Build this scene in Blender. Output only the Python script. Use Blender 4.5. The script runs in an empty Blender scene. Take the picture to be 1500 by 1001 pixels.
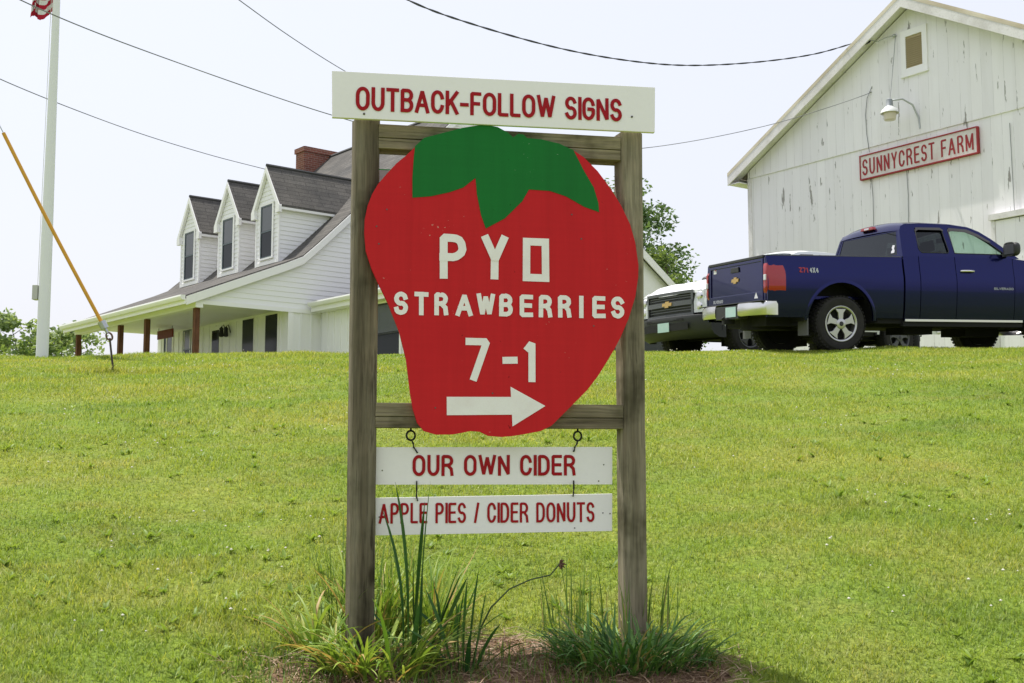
import bpy, bmesh, math, random
import numpy as np
from mathutils import Vector, Matrix
from mathutils.geometry import tessellate_polygon
R = math.radians
sc = bpy.context.scene
C = sc.collection
random.seed(7)
rng = np.random.default_rng(11)

# ------------------------------------------------------------------ camera, sky, sun, exposure
F, CX, CY = 1700.0, 750.0, 500.5
PITCH = math.atan((672 - CY) / F)
EYE = Vector((0, 0, 1.6))
cam = bpy.data.cameras.new('camera')
cam.sensor_width = 36.0
cam.lens = 36.0 * F / 1500.0
cam.clip_start = 0.05
cam.clip_end = 3000
camo = bpy.data.objects.new('camera', cam)
camo.location = EYE
camo.rotation_euler = (math.pi / 2 + PITCH, 0, 0)
C.objects.link(camo)
sc.camera = camo

SUN_AZ, SUN_EL = -49.0, 69.0
world = bpy.data.worlds.new('World')
sc.world = world
world.use_nodes = True
wn = world.node_tree
sky = wn.nodes.new('ShaderNodeTexSky')
sky.sky_type = 'NISHITA'
sky.sun_disc = False
sky.sun_elevation = R(SUN_EL)
sky.sun_rotation = R(SUN_AZ)
sky.altitude = 100
sky.air_density = 2.0
sky.dust_density = 3.0
sky.ozone_density = 1.0
hsv = wn.nodes.new('ShaderNodeHueSaturation')
hsv.inputs['Saturation'].default_value = 0.55
hsv.inputs['Value'].default_value = 0.26
wn.links.new(sky.outputs[0], hsv.inputs['Color'])
veil = wn.nodes.new('ShaderNodeMix')            # summer haze: an even pale veil added over the clear-sky light
veil.data_type = 'RGBA'; veil.blend_type = 'ADD'
veil.inputs[0].default_value = 1.0
veil.inputs[7].default_value = (3.46, 3.53, 4.05, 1)
wn.links.new(hsv.outputs[0], veil.inputs[6])
wn.links.new(veil.outputs[2], wn.nodes['Background'].inputs['Color'])
wn.nodes['Background'].inputs['Strength'].default_value = 0.10

sd = Vector((math.sin(R(SUN_AZ)) * math.cos(R(SUN_EL)), math.cos(R(SUN_AZ)) * math.cos(R(SUN_EL)), math.sin(R(SUN_EL))))
sl = bpy.data.lights.new('sun', 'SUN')
sl.energy = 3.2
sl.angle = R(0.6)
sl.color = (1.0, 0.955, 0.88)
so = bpy.data.objects.new('sun', sl)
so.rotation_euler = sd.to_track_quat('Z', 'Y').to_euler()
so.location = (-20, 12, 40)
C.objects.link(so)

sc.view_settings.view_transform = 'Standard'
sc.view_settings.look = 'None'
sc.view_settings.gamma = 1
sc.view_settings.exposure = 0.92
sc.cycles.use_denoising = True
sc.cycles.max_bounces = 8
sc.cycles.transparent_max_bounces = 16

# ------------------------------------------------------------------ helpers
def at(px, py, depth):
    """point of the place seen at a photo pixel, at a given distance along +Y"""
    fw = Vector((0, math.cos(PITCH), math.sin(PITCH)))
    up = Vector((0, -math.sin(PITCH), math.cos(PITCH)))
    r = fw * F + Vector((1, 0, 0)) * (px - CX) + up * (CY - py)
    return EYE + r * (depth / r.y)

def link(o, parent=None):
    C.objects.link(o)
    if parent is not None:
        o.parent = parent
    return o

def tag(o, label=None, cat=None, group=None, kind=None):
    if label: o['label'] = label
    if cat: o['category'] = cat
    if group: o['group'] = group
    if kind: o['kind'] = kind
    return o

def empty(name, loc=(0, 0, 0), rz=0.0):
    o = bpy.data.objects.new(name, None)
    o.location = loc
    o.rotation_euler = (0, 0, rz)
    o.empty_display_size = 0.3
    return link(o)

def copy_tree(o, parent=None):
    c = o.copy()
    C.objects.link(c)
    if parent is not None:
        c.parent = parent
    for ch in list(o.children):
        copy_tree(ch, c)
    return c

class MB:
    def __init__(s):
        s.v = []; s.f = []
    def add(s, vs, fs):
        b = len(s.v)
        s.v += [tuple(p) for p in vs]
        s.f += [tuple(i + b for i in f) for f in fs]
        return s
    def box(s, x0, x1, y0, y1, z0, z1):
        vs = [(x, y, z) for z in (z0, z1) for y in (y0, y1) for x in (x0, x1)]
        return s.add(vs, [(0, 2, 3, 1), (4, 5, 7, 6), (0, 1, 5, 4), (2, 6, 7, 3), (0, 4, 6, 2), (1, 3, 7, 5)])
    def bar(s, p, q, w, h, up=(0, 0, 1)):
        p = Vector(p); q = Vector(q); d = (q - p).normalized(); up = Vector(up)
        a = d.cross(up).normalized(); b = a.cross(d).normalized()
        vs = [e + a * (i * w / 2) + b * (j * h / 2) for e in (p, q) for i, j in ((-1, -1), (1, -1), (1, 1), (-1, 1))]
        return s.add(vs, [(0, 1, 2, 3), (7, 6, 5, 4), (0, 4, 5, 1), (1, 5, 6, 2), (2, 6, 7, 3), (3, 7, 4, 0)])
    def tube(s, pts, r, n=8, closed=False):
        pts = [Vector(p) for p in pts]; m = len(pts)
        rs = r if isinstance(r, (list, tuple)) else [r] * m
        b0 = None; vs = []
        for i, p in enumerate(pts):
            if closed:
                t = (pts[(i + 1) % m] - pts[i - 1]).normalized()
            else:
                t = (pts[min(i + 1, m - 1)] - pts[max(i - 1, 0)]).normalized()
            if b0 is None:
                ref = Vector((0, 0, 1)) if abs(t.z) < 0.9 else Vector((1, 0, 0))
                b0 = t.cross(ref).normalized()
            b0 = (b0 - t * b0.dot(t)).normalized()
            c0 = t.cross(b0)
            for k in range(n):
                a = 2 * math.pi * k / n
                vs.append(p + (b0 * math.cos(a) + c0 * math.sin(a)) * rs[i])
        fs = []
        for i in range(m if closed else m - 1):
            j = (i + 1) % m
            for k in range(n):
                k2 = (k + 1) % n
                fs.append((i * n + k, i * n + k2, j * n + k2, j * n + k))
        if not closed:
            fs.append(tuple(range(n))[::-1]); fs.append(tuple((m - 1) * n + k for k in range(n)))
        return s.add(vs, fs)
    def lathe(s, prof, c=(0, 0, 0), axis='y', n=32, close=False):
        """prof: list of (radius, t) along axis"""
        vs = []
        for r, t in prof:
            for k in range(n):
                a = 2 * math.pi * k / n
                x, z = r * math.cos(a), r * math.sin(a)
                p = {'y': (x, t, z), 'z': (x, z, t), 'x': (t, x, z)}[axis]
                vs.append((p[0] + c[0], p[1] + c[1], p[2] + c[2]))
        m = len(prof); fs = []
        for i in range(m - 1 + (1 if close else 0)):
            j = (i + 1) % m
            for k in range(n):
                k2 = (k + 1) % n
                fs.append((i * n + k, j * n + k, j * n + k2, i * n + k2))
        if not close:
            fs.append(tuple(range(n))); fs.append(tuple((m - 1) * n + k for k in range(n))[::-1])
        return s.add(vs, fs)
    def prism(s, poly, fn, d0, d1, holes=()):
        """poly in 2D, fn(u, v, d) -> xyz; solid between d0 and d1, with optional holes"""
        if not holes:
            n = len(poly)
            vs = [fn(u, v, d0) for u, v in poly] + [fn(u, v, d1) for u, v in poly]
            fs = [tuple(range(n)), tuple(range(n, 2 * n))[::-1]]
            fs += [(i, i + n, (i + 1) % n + n, (i + 1) % n) for i in range(n)]
            return s.add(vs, fs)
        loops = [list(poly)] + [list(h) for h in holes]
        flat = [p for l in loops for p in l]; n = len(flat)
        tris = tessellate_polygon([[Vector((u, v, 0)) for u, v in l] for l in loops])
        vs = [fn(u, v, d0) for u, v in flat] + [fn(u, v, d1) for u, v in flat]
        fs = [tuple(t) for t in tris] + [tuple(i + n for i in t[::-1]) for t in tris]
        b = 0
        for l in loops:
            m = len(l)
            fs += [(b + i, b + i + n, b + (i + 1) % m + n, b + (i + 1) % m) for i in range(m)]
            b += m
        return s.add(vs, fs)
    def grid(s, rows):
        """rows: list of equally long lists of points"""
        m = len(rows); n = len(rows[0])
        vs = [p for r in rows for p in r]
        fs = [(i * n + k, i * n + k + 1, (i + 1) * n + k + 1, (i + 1) * n + k) for i in range(m - 1) for k in range(n - 1)]
        return s.add(vs, fs)
    def build(s, name, mat, parent=None, smooth=None, bevel=0, recalc=True):
        me = bpy.data.meshes.new(name)
        me.from_pydata(s.v, [], s.f)
        if recalc:
            bm = bmesh.new(); bm.from_mesh(me)
            bmesh.ops.recalc_face_normals(bm, faces=bm.faces)
            bm.to_mesh(me); bm.free()
        if mat: me.materials.append(mat)
        if smooth is not None:
            me.shade_smooth()
            me.set_sharp_from_angle(angle=R(smooth))
        o = bpy.data.objects.new(name, me)
        if bevel:
            m = o.modifiers.new('bevel', 'BEVEL'); m.width = bevel; m.segments = 2; m.limit_method = 'ANGLE'; m.angle_limit = R(40)
            m.harden_normals = False
        return link(o, parent)

# ------------------------------------------------------------------ materials
def mat(name, col, rough=0.6, metal=0.0, spec=0.5, coat=0.0):
    m = bpy.data.materials.new(name); m.use_nodes = True
    b = m.node_tree.nodes['Principled BSDF']
    b.inputs['Base Color'].default_value = (*col, 1)
    b.inputs['Roughness'].default_value = rough
    b.inputs['Metallic'].default_value = metal
    b.inputs['Specular IOR Level'].default_value = spec
    if coat:
        b.inputs['Coat Weight'].default_value = coat; b.inputs['Coat Roughness'].default_value = 0.04
    return m

class NT:
    """small wrapper for node building"""
    def __init__(s, m):
        s.t = m.node_tree; s.n = s.t.nodes; s.b = s.n['Principled BSDF'] if 'Principled BSDF' in s.n else None
    def new(s, typ, **kw):
        x = s.n.new(typ)
        for k, v in kw.items():
            if k in ('ins',):
                for a, b in v.items():
                    if hasattr(b, 'is_linked') or isinstance(b, bpy.types.NodeSocket): s.t.links.new(b, x.inputs[a])
                    else: x.inputs[a].default_value = b
            else:
                setattr(x, k, v)
        return x
    def link(s, a, b): s.t.links.new(a, b)
    def coord(s, scale=(1, 1, 1), kind='Object', loc=(0, 0, 0), rot=(0, 0, 0)):
        tc = s.new('ShaderNodeTexCoord')
        mp = s.new('ShaderNodeMapping')
        mp.inputs['Scale'].default_value = scale; mp.inputs['Location'].default_value = loc; mp.inputs['Rotation'].default_value = rot
        s.link(tc.outputs[kind], mp.inputs[0]); return mp.outputs[0]
    def noise(s, vec, scale, detail=4, rough=0.55):
        x = s.new('ShaderNodeTexNoise', ins={'Vector': vec, 'Scale': scale, 'Detail': detail, 'Roughness': rough})
        return x.outputs[0]
    def ramp(s, fac, stops, interp='LINEAR'):
        r = s.new('ShaderNodeValToRGB'); r.color_ramp.interpolation = interp
        e = r.color_ramp.elements
        while len(e) < len(stops): e.new(0.5)
        for i, (p, c) in enumerate(stops):
            e[i].position = p; e[i].color = (*c, 1) if len(c) == 3 else c
        s.link(fac, r.inputs[0]); return r.outputs[0]
    def mix(s, fac, a, b, mode='MIX'):
        x = s.new('ShaderNodeMix', data_type='RGBA', blend_type=mode)
        for sock, v in ((x.inputs[0], fac), (x.inputs[6], a), (x.inputs[7], b)):
            if isinstance(v, bpy.types.NodeSocket): s.link(v, sock)
            else: sock.default_value = v if isinstance(v, float) else (*v, 1)
        return x.outputs[2]
    def math(s, op, a, b=0.0):
        x = s.new('ShaderNodeMath', operation=op)
        for i, v in enumerate((a, b)):
            if isinstance(v, bpy.types.NodeSocket): s.link(v, x.inputs[i])
            else: x.inputs[i].default_value = v
        return x.outputs[0]
    def sep(s, vec):
        x = s.new('ShaderNodeSeparateXYZ'); s.link(vec, x.inputs[0]); return x.outputs
    def bump(s, h, strength=0.3, dist=0.01):
        x = s.new('ShaderNodeBump', ins={'Height': h, 'Strength': strength, 'Distance': dist})
        s.link(x.outputs[0], s.b.inputs['Normal'])

def wood(name, axis, c0, c1, c2, dark=0.6, scale=1.0, rough=0.88):
    m = mat(name, c1, rough, spec=0.15); t = NT(m)
    k = {'z': (1, 1, 0.05), 'x': (0.05, 1, 1), 'y': (1, 0.05, 1)}[axis]
    def v(f, w=0.0):
        c = t.coord(tuple(x * f * scale for x in k))
        if not w: return c
        wob = t.new('ShaderNodeVectorMath', operation='ADD'); t.link(c, wob.inputs[0])
        nn = t.new('ShaderNodeTexNoise', ins={'Vector': t.coord((3, 3, 3)), 'Scale': 1.0, 'Detail': 2.0})
        sc2 = t.new('ShaderNodeVectorMath', operation='SCALE'); t.link(nn.outputs['Color'], sc2.inputs[0]); sc2.inputs['Scale'].default_value = w
        t.link(sc2.outputs[0], wob.inputs[1]); return wob.outputs[0]
    broad = t.noise(v(16, 0.5), 1.0, 4, 0.6)
    fine = t.noise(v(110, 1.5), 1.0, 3, 0.6)
    crk = t.noise(v(42, 0.8), 1.0, 4, 0.65)
    blot = t.noise(t.coord((2.0, 2.0, 2.0)), 1.6, 4, 0.6)
    col = t.ramp(broad, [(0.28, c0), (0.5, c1), (0.72, c2)])
    col = t.mix(0.75, col, t.ramp(fine, [(0.30, (0.55, 0.54, 0.52)), (0.5, (1, 1, 1)), (0.72, (1.28, 1.26, 1.22))]), 'MULTIPLY')
    col = t.mix(dark, col, t.ramp(crk, [(0.33, (0.12, 0.11, 0.10)), (0.385, (1, 1, 1))]), 'MULTIPLY')
    col = t.mix(1.0, col, t.ramp(blot, [(0.36, (0.42, 0.42, 0.35)), (0.5, (0.92, 0.91, 0.85)), (0.68, (1.12, 1.06, 1.0))]), 'MULTIPLY')
    vo = t.new('ShaderNodeTexVoronoi', ins={'Vector': t.coord(tuple({0.05: 2.6}.get(x, 6.0) for x in k)), 'Scale': 1.0})
    col = t.mix(0.8, col, t.ramp(vo.outputs['Distance'], [(0.05, (0.25, 0.21, 0.17)), (0.13, (1, 1, 1))]), 'MULTIPLY')
    t.link(col, t.b.inputs['Base Color'])
    t.bump(t.math('ADD', crk, t.math('MULTIPLY', fine, 0.5)), 0.8, 0.006)
    return m

def painted(name, col, rough=0.5, dirt=0.12, scale=3.0, spec=0.35, dirtcol=None, specks=0.0):
    m = mat(name, col, rough, spec=spec); t = NT(m)
    v = t.coord()
    n = t.noise(v, scale, 6, 0.6)
    n2 = t.noise(v, scale * 14, 3, 0.6)
    dc = dirtcol or tuple(c * 0.55 for c in col)
    f = t.math('MULTIPLY', t.ramp(n, [(0.45, (0, 0, 0)), (0.8, (1, 1, 1))]), dirt)
    c = t.mix(f, col, dc)
    f2 = t.math('MULTIPLY', t.ramp(n2, [(0.5, (0, 0, 0)), (0.75, (1, 1, 1))]), dirt * 0.5)
    c = t.mix(f2, c, dc)
    if specks:
        n3 = t.noise(v, 38.0, 2, 0.5)
        f3 = t.math('MULTIPLY', t.ramp(n3, [(0.70, (0, 0, 0)), (0.74, (1, 1, 1))]), specks)
        c = t.mix(f3, c, tuple(x * 0.25 for x in col))
    t.link(c, t.b.inputs['Base Color'])
    t.bump(n2, 0.06, 0.002)
    return m

WOODZ = wood('weathered wood upright', 'z', (0.135, 0.115, 0.085), (0.24, 0.212, 0.16), (0.37, 0.335, 0.265))
WOODDARK = wood('darker weathered wood upright', 'z', (0.085, 0.071, 0.052), (0.155, 0.135, 0.10), (0.255, 0.23, 0.18))  # same upright wood in darker tones throughout
WOODX = wood('weathered wood beam', 'x', (0.12, 0.10, 0.074), (0.23, 0.20, 0.145), (0.36, 0.32, 0.24))
BROWNPOST = wood('stained brown wood', 'z', (0.09, 0.045, 0.028), (0.16, 0.075, 0.046), (0.21, 0.105, 0.065), 0.3)
BOARDWHITE = painted('sign white', (0.88, 0.85, 0.87), 0.42, 0.10, 5.0)
LETRED = painted('sign lettering red', (0.36, 0.008, 0.014), 0.5, 0.2, 9, spec=0.15)
def boardpaint(name, col, chip, fade):
    """brushed outdoor paint: fading, faint vertical brush and rain streaks, a few chips and scuffs"""
    m = mat(name, col, 0.6, spec=0.14); t = NT(m)
    big = t.noise(t.coord((1, 1, 1)), 2.2, 4, 0.6)
    st = t.noise(t.coord((26, 26, 1.2)), 1.0, 4, 0.65)
    br = t.noise(t.coord((3, 3, 70)), 1.0, 3, 0.6)
    c = t.mix(t.math('MULTIPLY', t.ramp(big, [(0.35, (0, 0, 0)), (0.75, (1, 1, 1))]), 0.5), col, fade)
    c = t.mix(0.35, c, t.ramp(st, [(0.3, (0.80, 0.78, 0.78)), (0.55, (1, 1, 1)), (0.75, (1.10, 1.08, 1.08))]), 'MULTIPLY')
    c = t.mix(0.15, c, t.ramp(br, [(0.35, (0.86, 0.86, 0.86)), (0.65, (1.10, 1.10, 1.10))]), 'MULTIPLY')
    cl = t.noise(t.coord((1, 1, 1)), 4.5, 2, 0.5); sp = t.noise(t.coord((1.0, 1, 2.0)), 46.0, 3, 0.6)
    f = t.ramp(t.math('ADD', sp, t.math('MULTIPLY', cl, 0.35)), [(0.945, (0, 0, 0)), (0.965, (1, 1, 1))])
    c = t.mix(t.math('MULTIPLY', f, 0.75), c, chip)
    dk = t.noise(t.coord((1, 1, 1), loc=(3, 3, 3)), 33.0, 2, 0.5)
    c = t.mix(t.math('MULTIPLY', t.ramp(dk, [(0.74, (0, 0, 0)), (0.77, (1, 1, 1))]), 0.6), c, tuple(x * 0.2 for x in col))
    t.link(c, t.b.inputs['Base Color']); t.bump(br, 0.12, 0.002)
    t.link(t.ramp(big, [(0.3, (0.45, 0.45, 0.45)), (0.7, (0.75, 0.75, 0.75))]), t.b.inputs['Roughness'])
    return m
BERRY = boardpaint('berry red paint', (0.55, 0.014, 0.020), (0.62, 0.40, 0.34), (0.60, 0.030, 0.034))
CALYX = boardpaint('leaf green paint', (0.010, 0.15, 0.028), (0.30, 0.42, 0.30), (0.016, 0.19, 0.040))
LETWHITE = painted('hand lettering white', (0.88, 0.85, 0.85), 0.55, 0.22, 12, dirtcol=(0.6, 0.45, 0.42))
SCREW = mat('screw steel', (0.12, 0.11, 0.10), 0.5, 0.6)
IRON = mat('black iron', (0.02, 0.02, 0.02), 0.55, 0.4)
STEEL = mat('galvanised steel', (0.45, 0.47, 0.48), 0.4, 0.8)
TRIM = painted('house trim white', (0.88, 0.87, 0.87), 0.5, 0.06, 2.0)
SIDING = painted('clapboard white', (0.87, 0.865, 0.87), 0.45, 0.06, 1.2)
DARKGLASS = mat('dark window glass', (0.018, 0.022, 0.026), 0.12, 0, 0.14)
UPPERGREY = mat('grey upper pane', (0.085, 0.092, 0.10), 0.25)
SHUTTER = mat('black shutter', (0.02, 0.022, 0.022), 0.55)
SASH = mat('dark sash', (0.07, 0.10, 0.11), 0.4)
CHIMCAP = mat('mortar cap', (0.3, 0.28, 0.25), 0.9)
REDSIGN = painted('dark red board', (0.16, 0.022, 0.022), 0.6, 0.2, 4)
POLE = painted('pole white', (0.78, 0.79, 0.80), 0.35, 0.06, 1.5)
YELLOW = painted('guard yellow', (0.68, 0.34, 0.035), 0.45, 0.25, 4)
CABLE = mat('cable black', (0.035, 0.037, 0.04), 0.6)

def shingles(name, vecfn):
    m = mat(name, (0.09, 0.08, 0.07), 0.9, spec=0.15); t = NT(m)
    tc = t.new('ShaderNodeTexCoord'); xyz = t.sep(tc.outputs['Object'])
    cb = t.new('ShaderNodeCombineXYZ')
    a, b = vecfn(t, xyz)
    t.link(a, cb.inputs[0]); t.link(b, cb.inputs[1])
    br = t.new('ShaderNodeTexBrick', ins={'Vector': cb.outputs[0], 'Color1': (0.115, 0.112, 0.106, 1), 'Color2': (0.085, 0.083, 0.079, 1), 'Mortar': (0.055, 0.054, 0.052, 1),
                                           'Scale': 1.0, 'Mortar Size': 0.009, 'Brick Width': 0.62, 'Row Height': 0.14, 'Bias': -0.1})
    n = t.noise(tc.outputs['Object'], 1.4, 4)
    n2 = t.noise(tc.outputs['Object'], 30, 3)
    c = t.mix(1.0, br.outputs[0], t.ramp(n, [(0.3, (0.8, 0.8, 0.82)), (0.7, (1.25, 1.2, 1.15))]), 'MULTIPLY')
    c = t.mix(0.6, c, t.ramp(n2, [(0.3, (0.6, 0.6, 0.6)), (0.7, (1.4, 1.4, 1.4))]), 'MULTIPLY')
    t.link(c, t.b.inputs['Base Color'])
    t.bump(br.outputs[1], -0.6, 0.012)
    return m
ROOF = shingles('asphalt shingles', lambda t, q: (q[1], t.math('MULTIPLY', q[2], 1.38)))
ROOFD = shingles('dormer shingles', lambda t, q: (q[0], t.math('MULTIPLY', q[2], 1.2)))

def brickmat():
    m = mat('chimney brick', (0.25, 0.07, 0.05), 0.9, spec=0.2); t = NT(m)
    tc = t.new('ShaderNodeTexCoord'); q = t.sep(tc.outputs['Object'])
    cb = t.new('ShaderNodeCombineXYZ'); t.link(t.math('ADD', q[0], q[1]), cb.inputs[0]); t.link(q[2], cb.inputs[1])
    br = t.new('ShaderNodeTexBrick', ins={'Vector': cb.outputs[0], 'Color1': (0.25, 0.09, 0.065, 1), 'Color2': (0.17, 0.062, 0.048, 1), 'Mortar': (0.30, 0.24, 0.2, 1),
                                           'Scale': 1.0, 'Mortar Size': 0.006, 'Brick Width': 0.21, 'Row Height': 0.07})
    t.link(br.outputs[0], t.b.inputs['Base Color']); return m
BRICK = brickmat()

def barnmat():
    m = mat('barn boards', (0.7, 0.7, 0.7), 0.7, spec=0.25); t = NT(m)
    tc = t.new('ShaderNodeTexCoord'); P = tc.outputs['Object']; q = t.sep(P)
    W = 0.27
    low = t.math('GREATER_THAN', 5.69, q[2])                      # boards above the horizontal joint are staggered
    xs = t.math('ADD', t.math('DIVIDE', q[0], W), t.math('MULTIPLY', low, 0.43))
    fl = t.math('FLOOR', xs); fr = t.math('FRACT', xs)
    wnn = t.new('ShaderNodeTexWhiteNoise', noise_dimensions='2D')
    cb = t.new('ShaderNodeCombineXYZ'); t.link(fl, cb.inputs[0]); t.link(low, cb.inputs[1]); t.link(cb.outputs[0], wnn.inputs['Vector'])
    base = t.ramp(wnn.outputs[0], [(0.0, (0.82, 0.805, 0.825)), (0.6, (0.86, 0.845, 0.865)), (1.0, (0.88, 0.865, 0.88))])
    # dirt wash, vertical
    cs = t.new('ShaderNodeMapping'); cs.inputs['Scale'].default_value = (3.2, 3.2, 0.32); t.link(P, cs.inputs[0])
    n = t.noise(cs.outputs[0], 1.5, 5, 0.65)
    base = t.mix(t.math('MULTIPLY', t.ramp(n, [(0.45, (0, 0, 0)), (0.85, (1, 1, 1))]), 0.22), base, (0.50, 0.47, 0.45))
    # flaked paint: bare grey wood in short vertical slivers
    co = t.new('ShaderNodeCombineXYZ'); t.link(t.math('MULTIPLY', q[0], 9.0), co.inputs[0]); t.link(t.math('MULTIPLY', q[2], 1.5), co.inputs[2]); t.link(t.math('MULTIPLY', fl, 5.3), co.inputs[1])
    n2 = t.noise(co.outputs[0], 1.0, 4, 0.6)
    big = t.noise(P, 0.55, 2, 0.5)
    thr = t.math('ADD', n2, t.math('MULTIPLY', big, 0.22))
    flake = t.ramp(thr, [(0.765, (0, 0, 0)), (0.79, (1, 1, 1))])
    base = t.mix(t.math('MULTIPLY', flake, 0.8), base, (0.20, 0.185, 0.165))
    # seams
    sn = t.noise(cs.outputs[0], 5.0, 3)
    seam = t.math('LESS_THAN', fr, t.math('ADD', 0.012, t.math('MULTIPLY', t.math('GREATER_THAN', sn, 0.5), 0.022)))
    base = t.mix(t.math('MULTIPLY', seam, 0.34), base, (0.22, 0.21, 0.20))
    t.link(base, t.b.inputs['Base Color'])
    h = t.math('SUBTRACT', t.math('MULTIPLY', n2, 0.3), seam)
    t.bump(h, 0.35, 0.008)
    return m
BARN = barnmat()
BARNTRIM = painted('barn trim', (0.78, 0.76, 0.755), 0.7, 0.5, 1.6, dirtcol=(0.28, 0.25, 0.2))
LOUVER = painted('tan louvre', (0.40, 0.33, 0.18), 0.6, 0.2, 4)

def metalroof():
    m = mat('ribbed metal roof', (0.62, 0.55, 0.40), 0.4, spec=0.5); t = NT(m)
    n = t.noise(t.coord((0.4, 1.0, 0.4)), 2.0, 5)
    t.link(t.ramp(n, [(0.35, (0.50, 0.43, 0.30)), (0.6, (0.68, 0.62, 0.48))]), t.b.inputs['Base Color'])
    return m
MROOF = metalroof()

def leafmat(name, dark, light, trans=0.3, dry=None, attr=True):
    m = bpy.data.materials.new(name); m.use_nodes = True; t = NT(m)
    t.n.remove(t.b)
    out = t.n['Material Output']
    at_ = t.new('ShaderNodeAttribute', attribute_name='rnd')
    stops = [(0.0, dark), (0.8 if dry else 1.0, light)]
    if dry: stops += [(0.88, light), (0.93, dry)]
    col = t.ramp(at_.outputs['Fac'], stops)
    return m, t, out, col, trans

def finish_leaf(m, t, out, col, trans, warm=(1.15, 1.1, 0.6)):
    d = t.new('ShaderNodeBsdfPrincipled'); t.link(col, d.inputs['Base Color']); d.inputs['Roughness'].default_value = 0.5; d.inputs['Specular IOR Level'].default_value = 0.3
    tr = t.new('ShaderNodeBsdfTranslucent'); t.link(t.mix(1.0, col, warm, 'MULTIPLY'), tr.inputs['Color'])
    mx = t.new('ShaderNodeMixShader'); mx.inputs[0].default_value = trans
    t.link(d.outputs[0], mx.inputs[1]); t.link(tr.outputs[0], mx.inputs[2]); t.link(mx.outputs[0], out.inputs['Surface'])
    return m

def simple_leaf(name, dark, light, trans=0.3, dry=None):
    return finish_leaf(*leafmat(name, dark, light, trans, dry))

def lawn_colour(t, rnd=None):
    """patchy lawn colour from world position: lush, yellowish and dry areas"""
    g = t.new('ShaderNodeNewGeometry'); P = g.outputs['Position']
    mp = t.new('ShaderNodeMapping'); mp.inputs['Scale'].default_value = (0.55, 1.0, 0.0); t.link(P, mp.inputs[0])
    a = t.noise(mp.outputs[0], 0.75, 5, 0.62)
    b = t.noise(mp.outputs[0], 3.2, 4, 0.6)
    c = t.ramp(a, [(0.28, (0.145, 0.232, 0.040)), (0.44, (0.205, 0.293, 0.048)), (0.64, (0.27, 0.318, 0.064)), (0.78, (0.365, 0.335, 0.115))])
    c = t.mix(t.ramp(b, [(0.46, (0, 0, 0)), (0.78, (0.5, 0.5, 0.5))]), c, (0.31, 0.28, 0.10))
    return c, P

def lawnblades():
    m, t, out, col, tr = leafmat('lawn blades', (0.58, 0.68, 0.52), (1.38, 1.30, 1.12), 0.45, dry=(2.0, 1.6, 2.4))
    c, P = lawn_colour(t)
    return finish_leaf(m, t, out, t.mix(1.0, c, col, 'MULTIPLY'), tr)
LAWN = lawnblades()

def groundmat():
    m = mat('lawn soil', (0.1, 0.12, 0.03), 0.95, spec=0.1); t = NT(m)
    c, P = lawn_colour(t)
    n = t.noise(P, 42.0, 4, 0.7)
    c = t.mix(1.0, c, t.ramp(n, [(0.30, (0.38, 0.42, 0.35)), (0.7, (1.1, 1.05, 1.0))]), 'MULTIPLY')
    # worn, mulched earth round the foot of the sign
    q = t.sep(P)
    dx = t.math('DIVIDE', t.math('SUBTRACT', q[0], -0.02), 0.92); dy = t.math('DIVIDE', t.math('SUBTRACT', q[1], 4.45), 0.33)
    rr = t.math('ADD', t.math('MULTIPLY', dx, dx), t.math('MULTIPLY', dy, dy))
    w = t.noise(P, 5.0, 4, 0.6)
    f = t.ramp(t.math('ADD', rr, t.math('MULTIPLY', t.math('SUBTRACT', w, 0.5), 1.6)), [(0.75, (1, 1, 1)), (1.05, (0, 0, 0))])
    n2 = t.noise(P, 75.0, 5, 0.7)
    soil = t.ramp(n2, [(0.3, (0.09, 0.055, 0.036)), (0.5, (0.22, 0.14, 0.09)), (0.7, (0.40, 0.27, 0.19))])
    c = t.mix(f, c, soil)
    t.link(c, t.b.inputs['Base Color'])
    t.bump(n, 0.8, 0.02)
    return m
GROUND = groundmat()

# ------------------------------------------------------------------ terrain
PY = np.array([-60, -3, 0, 2.2, 3.6, 4.7, 6.0, 8.0, 10.5, 13.0, 15.0, 16.0, 18.0, 21.0, 26.0, 40.0, 60.0, 120.0, 300.0, 700.0])
PZ = np.array([-0.3, 0.0, 0.0, 0.20, 0.58, 0.875, 1.21, 1.70, 2.235, 2.655, 2.945, 3.085, 3.22, 3.42, 3.52, 3.45, 3.1, 1.0, -6.0, -20.0])
PM = np.gradient(PZ, PY)
def prof(y):
    y = np.clip(np.asarray(y, float), PY[0], PY[-1])
    i = np.clip(np.searchsorted(PY, y) - 1, 0, len(PY) - 2)
    h = PY[i + 1] - PY[i]; s = (y - PY[i]) / h
    # monotone-ish hermite
    d = (PZ[i + 1] - PZ[i]) / h
    m0 = np.clip(PM[i], np.minimum(0, 3 * d), np.maximum(0, 3 * d)); m1 = np.clip(PM[i + 1], np.minimum(0, 3 * d), np.maximum(0, 3 * d))
    return ((2 * s**3 - 3 * s**2 + 1) * PZ[i] + (s**3 - 2 * s**2 + s) * h * m0 + (-2 * s**3 + 3 * s**2) * PZ[i + 1] + (s**3 - s**2) * h * m1)
def gz(x, y):
    x = np.asarray(x, float); y = np.asarray(y, float)
    z = prof(y) + 0.009 * np.clip(x - 4.6, -14, 3) * np.clip((y - 4) / 10, 0, 1)
    near = np.clip((y - 1) / 3, 0, 1) * np.clip((45 - y) / 15, 0, 1)
    return z + near * (0.016 * np.sin(1.3 * x + 0.8 * y) + 0.012 * np.sin(2.9 * x - 1.7 * y + 1.0) + 0.006 * np.sin(6.1 * x + 4.3 * y))
def gzf(x, y): return float(gz(x, y))

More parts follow.
